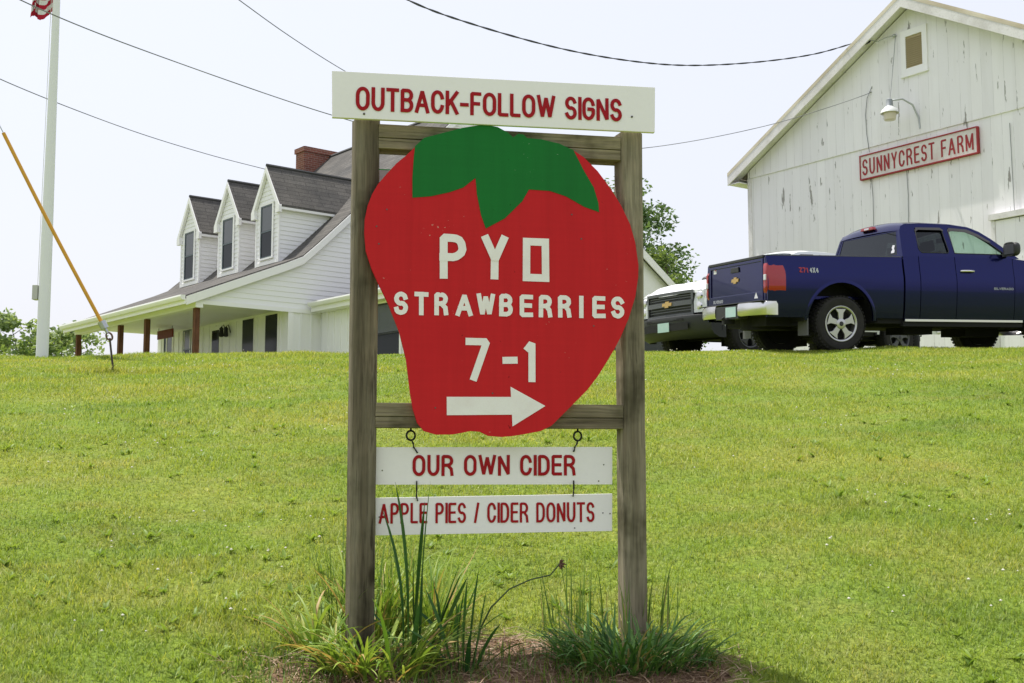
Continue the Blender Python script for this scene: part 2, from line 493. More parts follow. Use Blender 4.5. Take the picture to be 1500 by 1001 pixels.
xs = np.concatenate([[-700, -300, -120, -60, -35, -24], np.linspace(-16, 16, 129), [24, 35, 60, 120, 300, 700]])
ys = np.concatenate([[-60, -20, -8, -3], np.linspace(0, 24, 145), np.linspace(25.5, 60, 24), [75, 100, 140, 200, 300, 450, 700]])
X, Y = np.meshgrid(xs, ys)
Z = gz(X, Y)
g = MB(); g.grid([[(X[i, k], Y[i, k], Z[i, k]) for k in range(len(xs))] for i in range(len(ys))])
tag(g.build('ground', GROUND, smooth=180), kind='structure')

def blade_mesh(name, material, base, h, lean, az, w, rnd, curve=1.6, segs=2):
    """many blades as one mesh: base (N,3), height, sideways lean, azimuth, width"""
    N = len(base); k = segs + 1
    lv = np.linspace(0, 1, k)
    dirx, diry = np.cos(az), np.sin(az)
    px, py = -diry, dirx
    verts = np.empty((N, 2 * segs + 1, 3))
    for i, s in enumerate(lv):
        off = lean * s**curve
        cz = h * (s - 0.28 * (lean / np.maximum(h, 1e-3)) * s**2 * 0.5)
        cx = base[:, 0] + dirx * off; cy = base[:, 1] + diry * off; zz = base[:, 2] + cz
        if i < segs:
            ww = w * (1 - 0.45 * s) / 2
            verts[:, 2 * i] = np.stack([cx - px * ww, cy - py * ww, zz], 1)
            verts[:, 2 * i + 1] = np.stack([cx + px * ww, cy + py * ww, zz], 1)
        else:
            verts[:, 2 * i] = np.stack([cx, cy, zz], 1)
    nv = 2 * segs + 1
    b = (np.arange(N) * nv)[:, None]
    quads = [np.concatenate([b + 2 * i, b + 2 * i + 1, b + 2 * i + 3, b + 2 * i + 2], 1) for i in range(segs - 1)]
    tri = np.concatenate([b + nv - 3, b + nv - 2, b + nv - 1], 1)
    loops = np.concatenate([q.ravel() for q in quads] + [tri.ravel()]) if quads else tri.ravel()
    nq = N * (segs - 1)
    counts = np.concatenate([np.full(nq, 4), np.full(N, 3)])
    starts = np.concatenate([[0], np.cumsum(counts)[:-1]])
    me = bpy.data.meshes.new(name)
    me.vertices.add(N * nv); me.vertices.foreach_set('co', verts.reshape(-1).astype(np.float32))
    me.loops.add(len(loops)); me.loops.foreach_set('vertex_index', loops.astype(np.int32))
    me.polygons.add(len(counts)); me.polygons.foreach_set('loop_start', starts.astype(np.int32)); me.polygons.foreach_set('loop_total', counts.astype(np.int32))
    me.update(calc_edges=True); me.validate()
    a = me.attributes.new('rnd', 'FLOAT', 'POINT'); a.data.foreach_set('value', np.repeat(rnd, nv).astype(np.float32))
    me.materials.append(material); me.shade_smooth()
    return link(bpy.data.objects.new(name, me))

def vnoise(x, y, s, seed):
    r = np.random.default_rng(seed); t = r.random((64, 64)); x = x * s; y = y * s
    i = np.floor(x).astype(int); j = np.floor(y).astype(int); fx = x - i; fy = y - j; fx = fx * fx * (3 - 2 * fx); fy = fy * fy * (3 - 2 * fy)
    q = lambda a, b: t[a % 64, b % 64]
    return (q(i, j) * (1 - fx) + q(i + 1, j) * fx) * (1 - fy) + (q(i, j + 1) * (1 - fx) + q(i + 1, j + 1) * fx) * fy

def bedmask(x, y):
    r = ((x + 0.02) / 0.92)**2 + ((y - 4.45) / 0.33)**2
    return np.clip((1.25 + 0.9 * (vnoise(x, y, 5.0, 3) - 0.5) - r) / 0.5, 0, 1)

def lawn():
    pts = []
    for y0, y1, dens, wid in ((3.3, 5.0, 8500, 0), (5.0, 6.5, 6500, 0), (6.5, 8.5, 4200, 0), (8.5, 11, 2700, 0), (11, 14, 1900, 0), (14, 17.2, 1600, 0), (17.2, 20, 500, 0)):
        hw0 = 0.46 * y1 + 1.2
        n = int(1.3 * dens * (y1 - y0) * 2 * hw0)
        x = rng.uniform(-hw0, hw0, n); y = rng.uniform(y0, y1, n)
        keep = np.abs(x) < 0.46 * y + 1.2
        keep &= rng.random(n) > 0.93 * bedmask(x, y)
        keep &= rng.random(n) < 0.55 + 0.9 * vnoise(x, y, 2.3, 5)
        # a little bare spot below the trucks
        keep &= rng.random(n) > 0.8 * ((np.abs(x - 3.35) < 0.35) & (np.abs(y - 14.2) < 0.25) & (vnoise(x, y, 4, 9) > 0.45))
        pts.append(np.stack([x[keep], y[keep]], 1))
    p = np.concatenate(pts); n = len(p); x, y = p[:, 0], p[:, 1]
    z = gz(x, y) - 0.004
    tall = 0.75 + 0.6 * vnoise(x, y, 1.1, 21) + 0.4 * (vnoise(x, y, 4.5, 22) - 0.5)
    anchor = np.exp(-(((x + 4.5) / 0.55)**2 + ((y - 13.0) / 0.25)**2))
    crest = np.exp(-((y - 16.6) / 0.9)**2) * (x < -2)
    h = rng.uniform(0.015, 0.041, n) * tall * (1 + 2.2 * anchor + 0.7 * crest)
    far = 1 + np.clip((y - 6) / 10, 0, 1) * 1.3
    w = rng.uniform(0.0024, 0.0048, n) * far
    lean = h * rng.uniform(0.2, 1.5, n)
    o = blade_mesh('grass_lawn', LAWN, np.stack([x, y, z], 1), h, lean, rng.uniform(0, 6.283, n), w, rng.random(n))
    tag(o, 'mown yellow-green lawn grass covering the slope', 'grass', kind='stuff')
    return n
def weeds():
    vs, fs, rn = [], [], []; r = random.Random(77); k = 0
    while k < 420:
        y = 4.3 + 9.0 * r.random()**1.6; x = r.uniform(-1, 1) * (0.46 * y + 0.8)
        if float(vnoise(np.array(x), np.array(y), 0.9, 61)) < 0.5 or float(bedmask(x, y)) > 0.3: continue
        k += 1; z = gzf(x, y); q = r.random()
        for j in range(r.randint(4, 8)):
            ribbon(vs, fs, rn, (x, y, z), r.uniform(0, 6.283), r.uniform(0.03, 0.075), r.uniform(0.5, 1.1), r.uniform(1.2, 1.8), r.uniform(0.010, 0.019), q, r.uniform(-.5, .5), segs=4)
    tag(leafobj('lawn_weeds', vs, fs, rn, simple_leaf('weed leaf', (0.16, 0.26, 0.04), (0.27, 0.38, 0.07), 0.4)), 'small broad-leaved weeds scattered through the lawn', 'weeds', kind='stuff')
NB = lawn()
print('lawn blades', NB)

# white clover heads and a few yellow flowers in the lawn
def clover():
    n = 1500
    y = 4.6 + 12.5 * rng.random(n)**1.1; x = rng.uniform(-1, 1, n) * (0.46 * y + 1.0)
    k = (vnoise(x, y, 0.8, 31) + 0.5 * vnoise(x, y, 2.6, 32)) > 0.98
    k &= bedmask(x, y) < 0.2
    x, y = x[k], y[k]
    mb = MB()
    for i in range(len(x)):
        r = random.uniform(0.004, 0.008) * (1 + 0.025 * y[i]); c = Vector((x[i], y[i], gzf(x[i], y[i]) + random.uniform(0.035, 0.06)))
        vs = [c + Vector(d) * r for d in ((1, 0, 0), (0, 1, 0), (-1, 0, 0), (0, -1, 0), (0, 0, .8), (0, 0, -.8))]
        mb.add(vs, [(0, 1, 4), (1, 2, 4), (2, 3, 4), (3, 0, 4), (1, 0, 5), (2, 1, 5), (3, 2, 5), (0, 3, 5)])
    tag(mb.build('clover_blossoms', mat('clover white', (0.55, 0.54, 0.45), 0.8), recalc=False), 'small white clover blossoms dotted through the lawn', 'clover', kind='stuff')
clover()

# ------------------------------------------------------------------ lettering (stroke letters, drawn by hand)
def arc(cx, cy, rx, ry, a0, a1, n=9):
    return [(cx + rx * math.cos(R(a0 + (a1 - a0) * i / n)), cy + ry * math.sin(R(a0 + (a1 - a0) * i / n))) for i in range(n + 1)]
# glyph: (relative width, strokes); coordinates 0..1 are stroke centre lines
G_ = {
 'A': (.66, [[(0, 0), (.5, 1), (1, 0)], [(.17, .30), (.83, .30)]]),
 'B': (.56, [[(0, 0), (0, 1), (.55, 1)] + arc(.55, .765, .42, .235, 90, -90) + [(0, .53)], [(.5, .53)] + arc(.55, .265, .45, .265, 90, -90) + [(0, 0)]]),
 'C': (.58, [arc(.5, .66, .5, .34, 12, 180, 12) + arc(.5, .34, .5, .34, 180, 348, 12)]),
 'D': (.58, [[(0, 0), (0, 1), (.4, 1)] + arc(.4, .62, .6, .38, 90, 0) + arc(.4, .38, .6, .38, 0, -90) + [(0, 0)]]),
 'E': (.50, [[(1, 1), (0, 1), (0, 0), (1, 0)], [(0, .52), (.9, .52)]]),
 'F': (.48, [[(1, 1), (0, 1), (0, 0)], [(0, .5), (.85, .5)]]),
 'G': (.60, [arc(.5, .66, .5, .34, 15, 180, 12) + arc(.5, .34, .5, .34, 180, 325, 10) + [(1, .25), (1, .48), (.55, .48)]]),
 'I': (.0, [[(.5, 0), (.5, 1)]]),
 'K': (.58, [[(0, 0), (0, 1)], [(1, 1), (.04, .36)], [(.36, .60), (1, 0)]]),
 'L': (.46, [[(0, 1), (0, 0), (1, 0)]]),
 'M': (.74, [[(0, 0), (0, 1), (.5, .12), (1, 1), (1, 0)]]),
 'N': (.58, [[(0, 0), (0, 1), (1, 0), (1, 1)]]),
 'O': (.62, [arc(.5, .66, .5, .34, 0, 180, 14) + arc(.5, .34, .5, .34, 180, 360, 14)[:-1] + ['c']]),
 'P': (.54, [[(0, 0), (0, 1), (.5, 1)] + arc(.5, .74, .5, .26, 90, -90) + [(0, .48)]]),
 'R': (.58, [[(0, 0), (0, 1), (.5, 1)] + arc(.5, .755, .46, .245, 90, -90) + [(0, .51)], [(.55, .50), (.92, .3), (1, 0)]]),
 'S': (.54, [arc(.5, .745, .48, .255, 18, 262, 14) + arc(.5, .255, .5, .255, 82, -162, 14)]),
 'T': (.56, [[(0, 1), (1, 1)], [(.5, 1), (.5, 0)]]),
 'U': (.58, [[(0, 1), (0, .34)] + arc(.5, .34, .5, .34, 180, 360, 12) + [(1, 1)]]),
 'V': (.6, [[(0, 1), (.5, 0), (1, 1)]]),
 'W': (.92, [[(0, 1), (.25, 0), (.5, .95), (.75, 0), (1, 1)]]),
 'X': (.58, [[(0, 1), (1, 0)], [(0, 0), (1, 1)]]),
 'Y': (.58, [[(0, 1), (.5, .45), (1, 1)], [(.5, .45), (.5, 0)]]),
 'Z': (.54, [[(0, 1), (1, 1), (0, 0), (1, 0)]]),
 '1': (.16, [[(0, .86), (1, 1), (1, 0)]]),
 '4': (.56, [[(.75, 0), (.75, 1), (0, .3), (1, .3)]]),
 '7': (.56, [[(0, 1), (1, 1), (.32, 0)]]),
 '-': (.34, [[(0, .42), (1, .42)]]),
 '/': (.30, [[(0, 0), (1, 1)]]),
 '0': (.55, [[(0, 0), (0, 1), (1, 1), (1, 0), 'c']]),
}
_lay = [0]
def stroke(mb, pts, w, fn, closed=False):
    """flat ribbon of width w along 2D points; fn(u, v, lift)->xyz"""
    P = []
    for a, b in pts:
        if not P or (Vector((a, b)) - P[-1]).length > 1e-5: P.append(Vector((a, b)))
    if closed and (P[0] - P[-1]).length < 1e-5: P.pop()
    n = len(P); L = []; Rr = []
    for i in range(n):
        if closed:
            d0 = (P[i] - P[i - 1]).normalized(); d1 = (P[(i + 1) % n] - P[i]).normalized()
        else:
            d0 = (P[i] - P[i - 1]).normalized() if i else (P[1] - P[0]).normalized()
            d1 = (P[i + 1] - P[i]).normalized() if i < n - 1 else d0
            if i == 0: d0 = d1
        n0 = Vector((-d0.y, d0.x)); n1 = Vector((-d1.y, d1.x)); m = n0 + n1
        if m.length < 1e-4: m = n0
        m.normalize(); k = 1 / max(0.62, m.dot(n0))
        p = P[i]
        if m.dot(n0) < 0.75 and 0 < i < n - 1 and not closed:      # bevel the sharp corners of A, K, M, N, V, W
            for nn in (n0, n1): L.append(p + nn * (w / 2)); Rr.append(p - nn * (w / 2))
            continue
        if not closed and i == 0: p = p - d1 * (w / 2)
        if not closed and i == n - 1: p = p + d0 * (w / 2)
        L.append(p + m * (w / 2 * k)); Rr.append(p - m * (w / 2 * k))
    n = len(L)
    _lay[0] = (_lay[0] + 1) % 7
    lift = 0.00025 * _lay[0]
    vs = [fn(a.x, a.y, lift + 0.00005 * i) for i, a in enumerate(L)] + [fn(a.x, a.y, lift + 0.00005 * i) for i, a in enumerate(Rr)]
    fs = [(i, n + i, n + (i + 1) % n, (i + 1) % n) for i in range(n if closed else n - 1)]
    mb.add(vs, fs)
def glyph(mb, ch, x0, y0, w, h, st, fn, jit=0.0):
    for s in G_[ch][1]:
        closed = s[-1] == 'c'
        q = [p for p in s if p != 'c']
        iw = max(w - st, 1e-5)
        pts = [(x0 + st / 2 + (a if w > st * 1.05 or ch != 'I' else .5) * iw, y0 + st / 2 + b * (h - st)) for a, b in q]
        if ch == 'I': pts = [(x0 + w / 2, p[1]) for p in pts]
        if jit: pts = [(a + random.uniform(-jit, jit), b + random.uniform(-jit, jit)) for a, b in pts]
        stroke(mb, pts, st, fn, closed)
def text(mb, s, x0, x1, y0, h, st, fn, gap=0.13, space=0.34, slope=0.0, jit=0.0):
    """set a line so that it fills x0..x1"""
    ws = []; 
    for ch in s: ws.append(space if ch == ' ' else G_[ch][0])
    k = sum(1 for ch in s if ch not in ' ') 
    nat = sum(w * h for w in ws) + st * k + gap * h * (len(s) - 1)
    f = (x1 - x0) / nat
    x = x0
    for ch, w in zip(s, ws):
        ww = w * h * f + (0 if ch == ' ' else st * f)
        if ch != ' ': glyph(mb, ch, x, y0 + slope * (x - x0), max(ww, st), h, st, fn, jit)
        x += ww + gap * h * f

# ------------------------------------------------------------------ the strawberry sign
TH = R(11)
SX, SYY = -0.069, 4.7
SB = gzf(SX, SYY)
sign = empty('farm_sign', (SX, SYY, SB), TH)
tag(sign, 'tall wooden post sign with big red strawberry panel in the front lawn', 'sign')
def zz(z): return z - SB                                                     # world height -> sign frame
def post(s, twist, w=0.096, ztop=2.97, name='post', wm=None):
    c = Vector((s, 0.02, 0)); a = R(twist)
    m = MB(); prev = None; rows = []
    n = 14
    for i in range(n + 1):
        z = -0.35 + (zz(ztop) + 0.35) * i / n
        tw = a + 0.01 * math.sin(i * 1.7 + s * 9)
        ww = w * (1 + 0.012 * math.sin(i * 2.3 + s))
        ch = 0.008
        loop = [(-1, -1, 1, 0), (1, -1, -1, 0), (1, -1, 0, 1), (1, 1, 0, -1), (1, 1, -1, 0), (-1, 1, 1, 0), (-1, 1, 0, -1), (-1, -1, 0, 1)]
        r = []
        for ix, iy, ox, oy in loop:
            x = ix * ww / 2 + ox * ch; y = iy * ww / 2 + oy * ch
            r.append((c.x + x * math.cos(tw) - y * math.sin(tw), c.y + x * math.sin(tw) + y * math.cos(tw), z))
        rows.append(r + [r[0]])
    m.grid(rows); m.add([p for p in rows[-1][:-1]], [tuple(range(8))])
    return m.build(name, wm or WOODZ, sign, smooth=50)
post(-0.532, 10.5, wm=WOODDARK)['label'] = 'darker weathered post at the left end'
post(0.577, 7.0, w=0.095)
def beam(z0, z1, y0=-0.022, y1=0.075):
    m = MB(); zs = (zz(z0), zz(z1))
    mid = zs[0] + (zs[1] - zs[0]) * 0.44
    for a, b, y in ((zs[0], mid - 0.0012, y0), (mid + 0.0012, zs[1], y0 - 0.003)):      # two checked halves with a long crack between
        m.box(-0.483, 0.532, y, y1, a, b)
    m.box(-0.482, 0.531, y0 + 0.012, y1 - 0.001, mid - 0.002, mid + 0.002)
    return m.build('crossbeam', WOODX, sign, bevel=0.004)
beam(2.848, 2.948); beam(1.722, 1.820)

def fsign(y0):
    return lambda u, v, d: (u, y0 - d, zz(v))
# header board
HB = [(-0.672, 2.951), (0.668, 2.962), (0.672, 3.158), (-0.676, 3.142)]
hb = MB().prism(HB, fsign(-0.050), 0, 0.019).build('header_board', BOARDWHITE, sign, bevel=0.002)
hb['label'] = 'long white board lettered OUTBACK-FOLLOW SIGNS across the top of the posts'
t_ = MB(); text(t_, 'OUTBACK-FOLLOW SIGNS', -0.580, 0.524, 2.985, 0.098, 0.0150, lambda u, v, d: (u, -0.0705 - d, zz(v)), gap=0.085, space=0.40, slope=0.0135)
t_.build('lettering', LETRED, hb, recalc=False)
for s, z in ((-0.546, 2.972), (0.568, 3.024)):
    MB().lathe([(0.0045, 0), (0.0045, -0.003), (0.002, -0.0045)], (s, -0.069, zz(z)), 'y', 10).build('screw', SCREW, hb)
# strawberry
SBER = [(-0.339, 2.851), (-0.377, 2.812), (-0.413, 2.78), (-0.451, 2.736), (-0.486, 2.692), (-0.509, 2.65), (-0.526, 2.604), (-0.537, 2.545), (-0.538, 2.492), (-0.531, 2.42), (-0.508, 2.35), (-0.479, 2.288), (-0.44, 2.21), (-0.395, 2.098), (-0.367, 1.989), (-0.35, 1.859), (-0.338, 1.794), (-0.321, 1.74), (-0.294, 1.708), (-0.245, 1.694), (-0.179, 1.695), (-0.135, 1.703), (-0.108, 1.709), (-0.069, 1.706), (-0.036, 1.69), (0.02, 1.686), (0.065, 1.69), (0.109, 1.697), (0.177, 1.71), (0.222, 1.732), (0.291, 1.799), (0.372, 1.878), (0.415, 1.933), (0.453, 1.991), (0.485, 2.043), (0.513, 2.094), (0.549, 2.174), (0.579, 2.266), (0.592, 2.347), (0.594, 2.399), (0.581, 2.494), (0.559, 2.571), (0.521, 2.648), (0.48, 2.713), (0.422, 2.788), (0.363, 2.844), (0.319, 2.871), (0.25, 2.885), (0.1, 2.90), (-0.05, 2.935), (-0.2, 2.90), (-0.28, 2.88)]
CAL = [(-0.339, 2.854), (-0.303, 2.89), (-0.219, 2.917), (-0.144, 2.941), (-0.087, 2.953), (-0.05, 2.958), (-0.001, 2.952), (0.042, 2.931), (0.064, 2.912), (0.085, 2.928), (0.108, 2.926), (0.122, 2.912), (0.18, 2.91), (0.258, 2.896), (0.319, 2.871), (0.363, 2.786), (0.404, 2.718), (0.424, 2.652), (0.426, 2.615), (0.362, 2.635), (0.286, 2.675), (0.217, 2.695), (0.13, 2.697), (0.102, 2.647), (0.03, 2.573), (-0.049, 2.528), (-0.069, 2.583), (-0.086, 2.668), (-0.092, 2.735), (-0.142, 2.693), (-0.198, 2.671), (-0.274, 2.651), (-0.348, 2.642), (-0.349, 2.723), (-0.344, 2.808)]
berry = MB().prism(SBER, fsign(-0.038), 0, 0.018).build('strawberry_panel', BERRY, sign)
berry['label'] = 'strawberry shaped red plywood panel reading PYO STRAWBERRIES 7-1'
MB().prism(CAL, fsign(-0.0375), 0, 0.0205).build('calyx', CALYX, berry)
fb = lambda u, v, d: (u, -0.0575 - d, zz(v))
t_ = MB()
glyph(t_, 'P', -0.237, 2.318, 0.108, 0.182, 0.032, fb, 0.0012); glyph(t_, 'Y', -0.064, 2.320, 0.104, 0.180, 0.032, fb, 0.001); glyph(t_, '0', 0.104, 2.316, 0.110, 0.180, 0.031, fb, 0.001)
xs_ = [(-0.418, 'S'), (-0.337, 'T'), (-0.257, 'R'), (-0.170, 'A'), (-0.086, 'W'), (0.006, 'B'), (0.090, 'E'), (0.170, 'R'), (0.250, 'R'), (0.338, 'I'), (0.394, 'E'), (0.474, 'S')]
for i, (x, ch) in enumerate(xs_):
    w = {'W': 0.075, 'I': 0.02, 'A': 0.068, 'T': 0.056}.get(ch, 0.056)
    glyph(t_, ch, x, 2.167 + 0.0005 * (i % 3) + 0.0005 * i, w, 0.093 - 0.0002 * i, 0.0185, fb, 0.0006)
glyph(t_, '7', -0.131, 1.908, 0.100, 0.172, 0.029, fb, 0.001)
glyph(t_, '1', 0.112, 1.906, 0.043, 0.172, 0.029, fb, 0.0008)
stroke(t_, [(0.034, 1.993), (0.068, 1.994)], 0.028, fb)
t_.build('lettering', LETWHITE, berry, recalc=False)
ARW = [(-0.204, 1.771), (0.059, 1.775), (0.061, 1.728), (0.196, 1.811), (0.053, 1.887), (0.055, 1.846), (-0.205, 1.844)]
MB().prism(ARW, fb, 0, 0.0008).build('arrow', LETWHITE, berry)
for s, z in ((-0.49, 2.52), (-0.45, 2.59), (0.31, 2.60), (0.35, 2.50), (-0.02, 1.86), (-0.48, 2.45), (-0.16, 2.42), (0.40, 2.14), (-0.30, 2.26), (-0.25, 1.80)):
    MB().lathe([(0.0032, 0), (0.0032, -0.0015)], (s, -0.0565, zz(z)), 'y', 8).build('nail', SCREW, berry)
# panel fixed to the far side of the posts
bp_ = MB().prism([(-0.5, 2.5), (0.5, 2.5), (0.5, 2.79), (-0.5, 2.79)], fsign(0.118), 0, 0.015).build('back_panel', BOARDWHITE, sign)
MB().prism([(-0.506, 2.49), (0.506, 2.49), (0.506, 2.798), (-0.506, 2.798)], fsign(0.1285), 0, 0.010).build('border', CALYX, bp_)
for s, z in ((-0.475, 2.765), (-0.44, 2.762)):
    MB().lathe([(0.005, 0), (0.005, -0.002)], (s, 0.1025, zz(z)), 'y', 8).build('bolt', SCREW, bp_)
# eye bolts under the lower beam
def ring(c, r, rr, tilt=0.0, n=18):
    return [(c[0] + r * math.cos(a) * math.cos(tilt), c[1] + r * math.cos(a) * math.sin(tilt), c[2] + r * math.sin(a)) for a in (2 * math.pi * i / n for i in range(n))]
for s in (-0.338, 0.349):
    m = MB(); m.tube(ring((s, 0.02, zz(1.692)), 0.019, 0, 0.35), 0.0042, 6, closed=True); m.tube([(s, 0.02, zz(1.711)), (s, 0.02, zz(1.725))], 0.004, 6)
    m.build('eye_bolt', IRON, sign, smooth=60)

def hang_board(name, label, pts, s, tx, trange, th, st, slope, twist):
    ox = sum(p[0] for p in pts) / 4; oz = min(p[1] for p in pts)
    o = empty(name, Vector((SX, SYY, 0)) + Matrix.Rotation(TH, 3, 'Z') @ Vector((ox, 0.03, 0)) + Vector((0, 0, oz)), TH)
    tag(o, label, 'sign board', 'white boards hung below the strawberry')
    q = [(a - ox, b - oz) for a, b in pts]
    b = MB().prism(q, lambda u, v, d: (u, -d, v), -0.006, 0.006).build('board', BOARDWHITE, o, bevel=0.001)
    t = MB(); text(t, s, trange[0] - ox, trange[1] - ox, tx - oz, th, st, lambda u, v, d: (u, -0.0072 - d, v), slope=slope, gap=0.115, space=0.40)
    t.build('lettering', LETRED, b, recalc=False)
    return o, ox, oz
cb_, ox, oz = hang_board('hanging_board', 'white board reading OUR OWN CIDER hung on twisted wires from the lower beam',
    [(-0.476, 1.497), (0.496, 1.494), (0.498, 1.648), (-0.478, 1.645)], 'OUR OWN CIDER', 1.5305, (-0.330, 0.340), 0.084, 0.0130, 0.001, 0)
def wire(pts, o, ox, oz, name='hanger_wire'):
    m = MB(); pp = [(a - ox, b, c - oz) for a, b, c in pts]
    m.tube(pp, 0.0024, 6); q = [(a + 0.004 * math.sin(i * 2.2), b - 0.003, c) for i, (a, b, c) in enumerate(pp)]
    m.tube(q, 0.0022, 6); m.build(name, IRON, o, smooth=60)
wire([(-0.336, -0.012, 1.675), (-0.330, -0.014, 1.66), (-0.325, -0.012, 1.645), (-0.318, -0.010, 1.633), (-0.312, -0.010, 1.622)], cb_, ox, oz)
wire([(0.348, -0.012, 1.675), (0.343, -0.014, 1.66), (0.337, -0.012, 1.645), (0.334, -0.010, 1.635), (0.330, -0.010, 1.628)], cb_, ox, oz)
for s, z in ((-0.45, 1.553), (0.46, 1.575), (0.438, 1.508)):
    MB().lathe([(0.003, 0), (0.003, -0.001)], (s - ox, -0.0062, z - oz), 'y', 8).build('screw', SCREW, cb_)
pb_, ox, oz = hang_board('hanging_board', 'lowest white board reading APPLE PIES / CIDER DONUTS behind tall blades',
    [(-0.474, 1.298), (0.494, 1.304), (0.496, 1.456), (-0.475, 1.445)], 'APPLE PIES / CIDER DONUTS', 1.344, (-0.462, 0.419), 0.081, 0.0098, -0.003, 0)
wire([(-0.313, -0.010, 1.512), (-0.315, -0.014, 1.48), (-0.312, -0.012, 1.45), (-0.309, -0.009, 1.432)], pb_, ox, oz)
wire([(0.331, -0.010, 1.511), (0.329, -0.014, 1.48), (0.331, -0.012, 1.46), (0.328, -0.009, 1.446)], pb_, ox, oz)
for s, z in ((0.485, 1.375), (0.455, 1.378), (0.335, 1.318), (-0.46, 1.37)):
    MB().lathe([(0.003, 0), (0.003, -0.001)], (s - ox, -0.0062, z - oz), 'y', 8).build('screw', SCREW, pb_)

# ------------------------------------------------------------------ plants at the foot of the sign
LEAF_DARK = simple_leaf('iris leaf', (0.02, 0.075, 0.018), (0.06, 0.15, 0.03), 0.22)
LEAF_LILY = simple_leaf('daylily leaf', (0.12, 0.23, 0.03), (0.32, 0.42, 0.075), 0.32, dry=(0.46, 0.33, 0.13))
LEAF_TUFT = simple_leaf('tuft grass', (0.035, 0.11, 0.022), (0.13, 0.26, 0.055), 0.25, dry=(0.3, 0.25, 0.1))
LEAF_TALL = simple_leaf('tall grass', (0.06, 0.13, 0.02), (0.16, 0.27, 0.05), 0.3, dry=(0.33, 0.28, 0.12))
STRAW = simple_leaf('straw', (0.20, 0.12, 0.075), (0.48, 0.35, 0.23), 0.12)

def ribbon(vs, fs, rn, base, az, l, th0, th1, w, r, twist=0.0, segs=8, taper=0.75, kink=None):
    """one leaf: starts th0 from vertical, bends to th1, tapering to a point, slightly folded along its middle"""
    p = Vector(base); n0 = len(vs)
    hd = Vector((math.cos(az), math.sin(az), 0))
    for i in range(segs + 1):
        s = i / segs
        th = th0 + (th1 - th0) * s**1.3
        if kink and s > kink: th += 1.1
        d = hd * math.sin(th) + Vector((0, 0, 1)) * math.cos(th)
        side = Vector((-hd.y, hd.x, 0)); a = twist * s
        nrm = side.cross(d)
        sv = side * math.cos(a) + nrm * math.sin(a)
        ww = w * (0.75 + 0.5 * min(1, s * 3) * (1 - s)) * (1 - s**(1 / (1.01 - taper))) / 2 if i < segs else 0.0004
        ww = max(ww, 0.0004)
        vs += [tuple(p - sv * ww), tuple(p + nrm * ww * 0.35), tuple(p + sv * ww)]
        rn += [r] * 3
        p = p + d * (l / segs)
    for i in range(segs):
        b = n0 + 3 * i
        fs += [(b, b + 1, b + 4, b + 3), (b + 1, b + 2, b + 5, b + 4)]

def leafobj(name, vs, fs, rn, m, loc=(0, 0, 0), parent=None):
    me = bpy.data.meshes.new(name); me.from_pydata(vs, [], fs)
    a = me.attributes.new('rnd', 'FLOAT', 'POINT'); a.data.foreach_set('value', np.array(rn, dtype=np.float32))
    me.materials.append(m); me.shade_smooth()
    o = bpy.data.objects.new(name, me); o.location = loc
    return link(o, parent)

def clump(name, label, x, y, n, L, W, t0, t1, m, spread=0.06, azr=(0, 6.283), group=None, cat='plant', twist=0.6, seed=1, squash=0.7):
    r = random.Random(seed); vs, fs, rn = [], [], []
    z0 = gzf(x, y)
    for i in range(n):
        a = r.uniform(*azr); rad = spread * math.sqrt(r.random())
        bx, by = rad * math.cos(a) * 1.0, rad * math.sin(a) * squash
        az = a + r.uniform(-0.9, 0.9)
        ribbon(vs, fs, rn, (bx, by, gzf(x + bx, y + by) - z0 - 0.01), az, r.uniform(*L), r.uniform(*t0), r.uniform(*t1), r.uniform(*W), r.random(), r.uniform(-twist, twist))
    o = leafobj(name, vs, fs, rn, m, (x, y, z0))
    return tag(o, label, cat, group)

def gp(px, py):
    """ground point seen at a photo pixel (near the sign)"""
    lo, hi = 3.0, 12.0
    for _ in range(50):
        mid = (lo + hi) / 2; p = at(px, py, mid)
        if p.z > gzf(p.x, p.y): lo = mid
        else: hi = mid
    return p.x, p.y

# irises: upright dark blades, a few cut off and a bent stalk
def iris(label, x, y, blades, seed, stalk=None):
    """blades: (dx, height, lean azimuth sign, tilt, width)"""
    r = random.Random(seed); vs, fs, rn = [], [], []
    z0 = gzf(x, y)
    for dx, l, t0, t1, w, az in blades:
        ribbon(vs, fs, rn, (dx, r.uniform(-0.02, 0.02), -0.01), az, l, t0, t1, w, r.random(), r.uniform(0.2, 1.2), segs=8, taper=0.86)
    o = empty('iris_plant', (x, y, z0))
    tag(o, label, 'plant', 'plants round the foot of the sign')
    leafobj('leaves', vs, fs, rn, LEAF_DARK, parent=o)
    if stalk:
        m = MB(); m.tube(stalk, [0.0042, 0.004, 0.0036, 0.0032, 0.003, 0.003, 0.003][:len(stalk)], 6)
        st = m.build('flower_stalk', LEAF_STALK, o, smooth=60)
        m = MB(); e = Vector(stalk[-1])
        for k in range(6):
            d = Vector((math.cos(k * 1.1) * 0.5 + 0.5, 0.3 * math.sin(k * 2.0), math.sin(k * 1.1))).normalized()
            m.tube([e, e + d * 0.012, e + d * 0.02 + Vector((0.004, 0, -0.004))], [0.003, 0.005, 0.001], 5)
        m.build('withered_flower', mat('withered brown', (0.10, 0.05, 0.03), 0.9), st, smooth=60)
    return o
LEAF_STALK = mat('stalk green', (0.05, 0.08, 0.025), 0.6)
pi = math.pi
x, y = gp(684, 985)
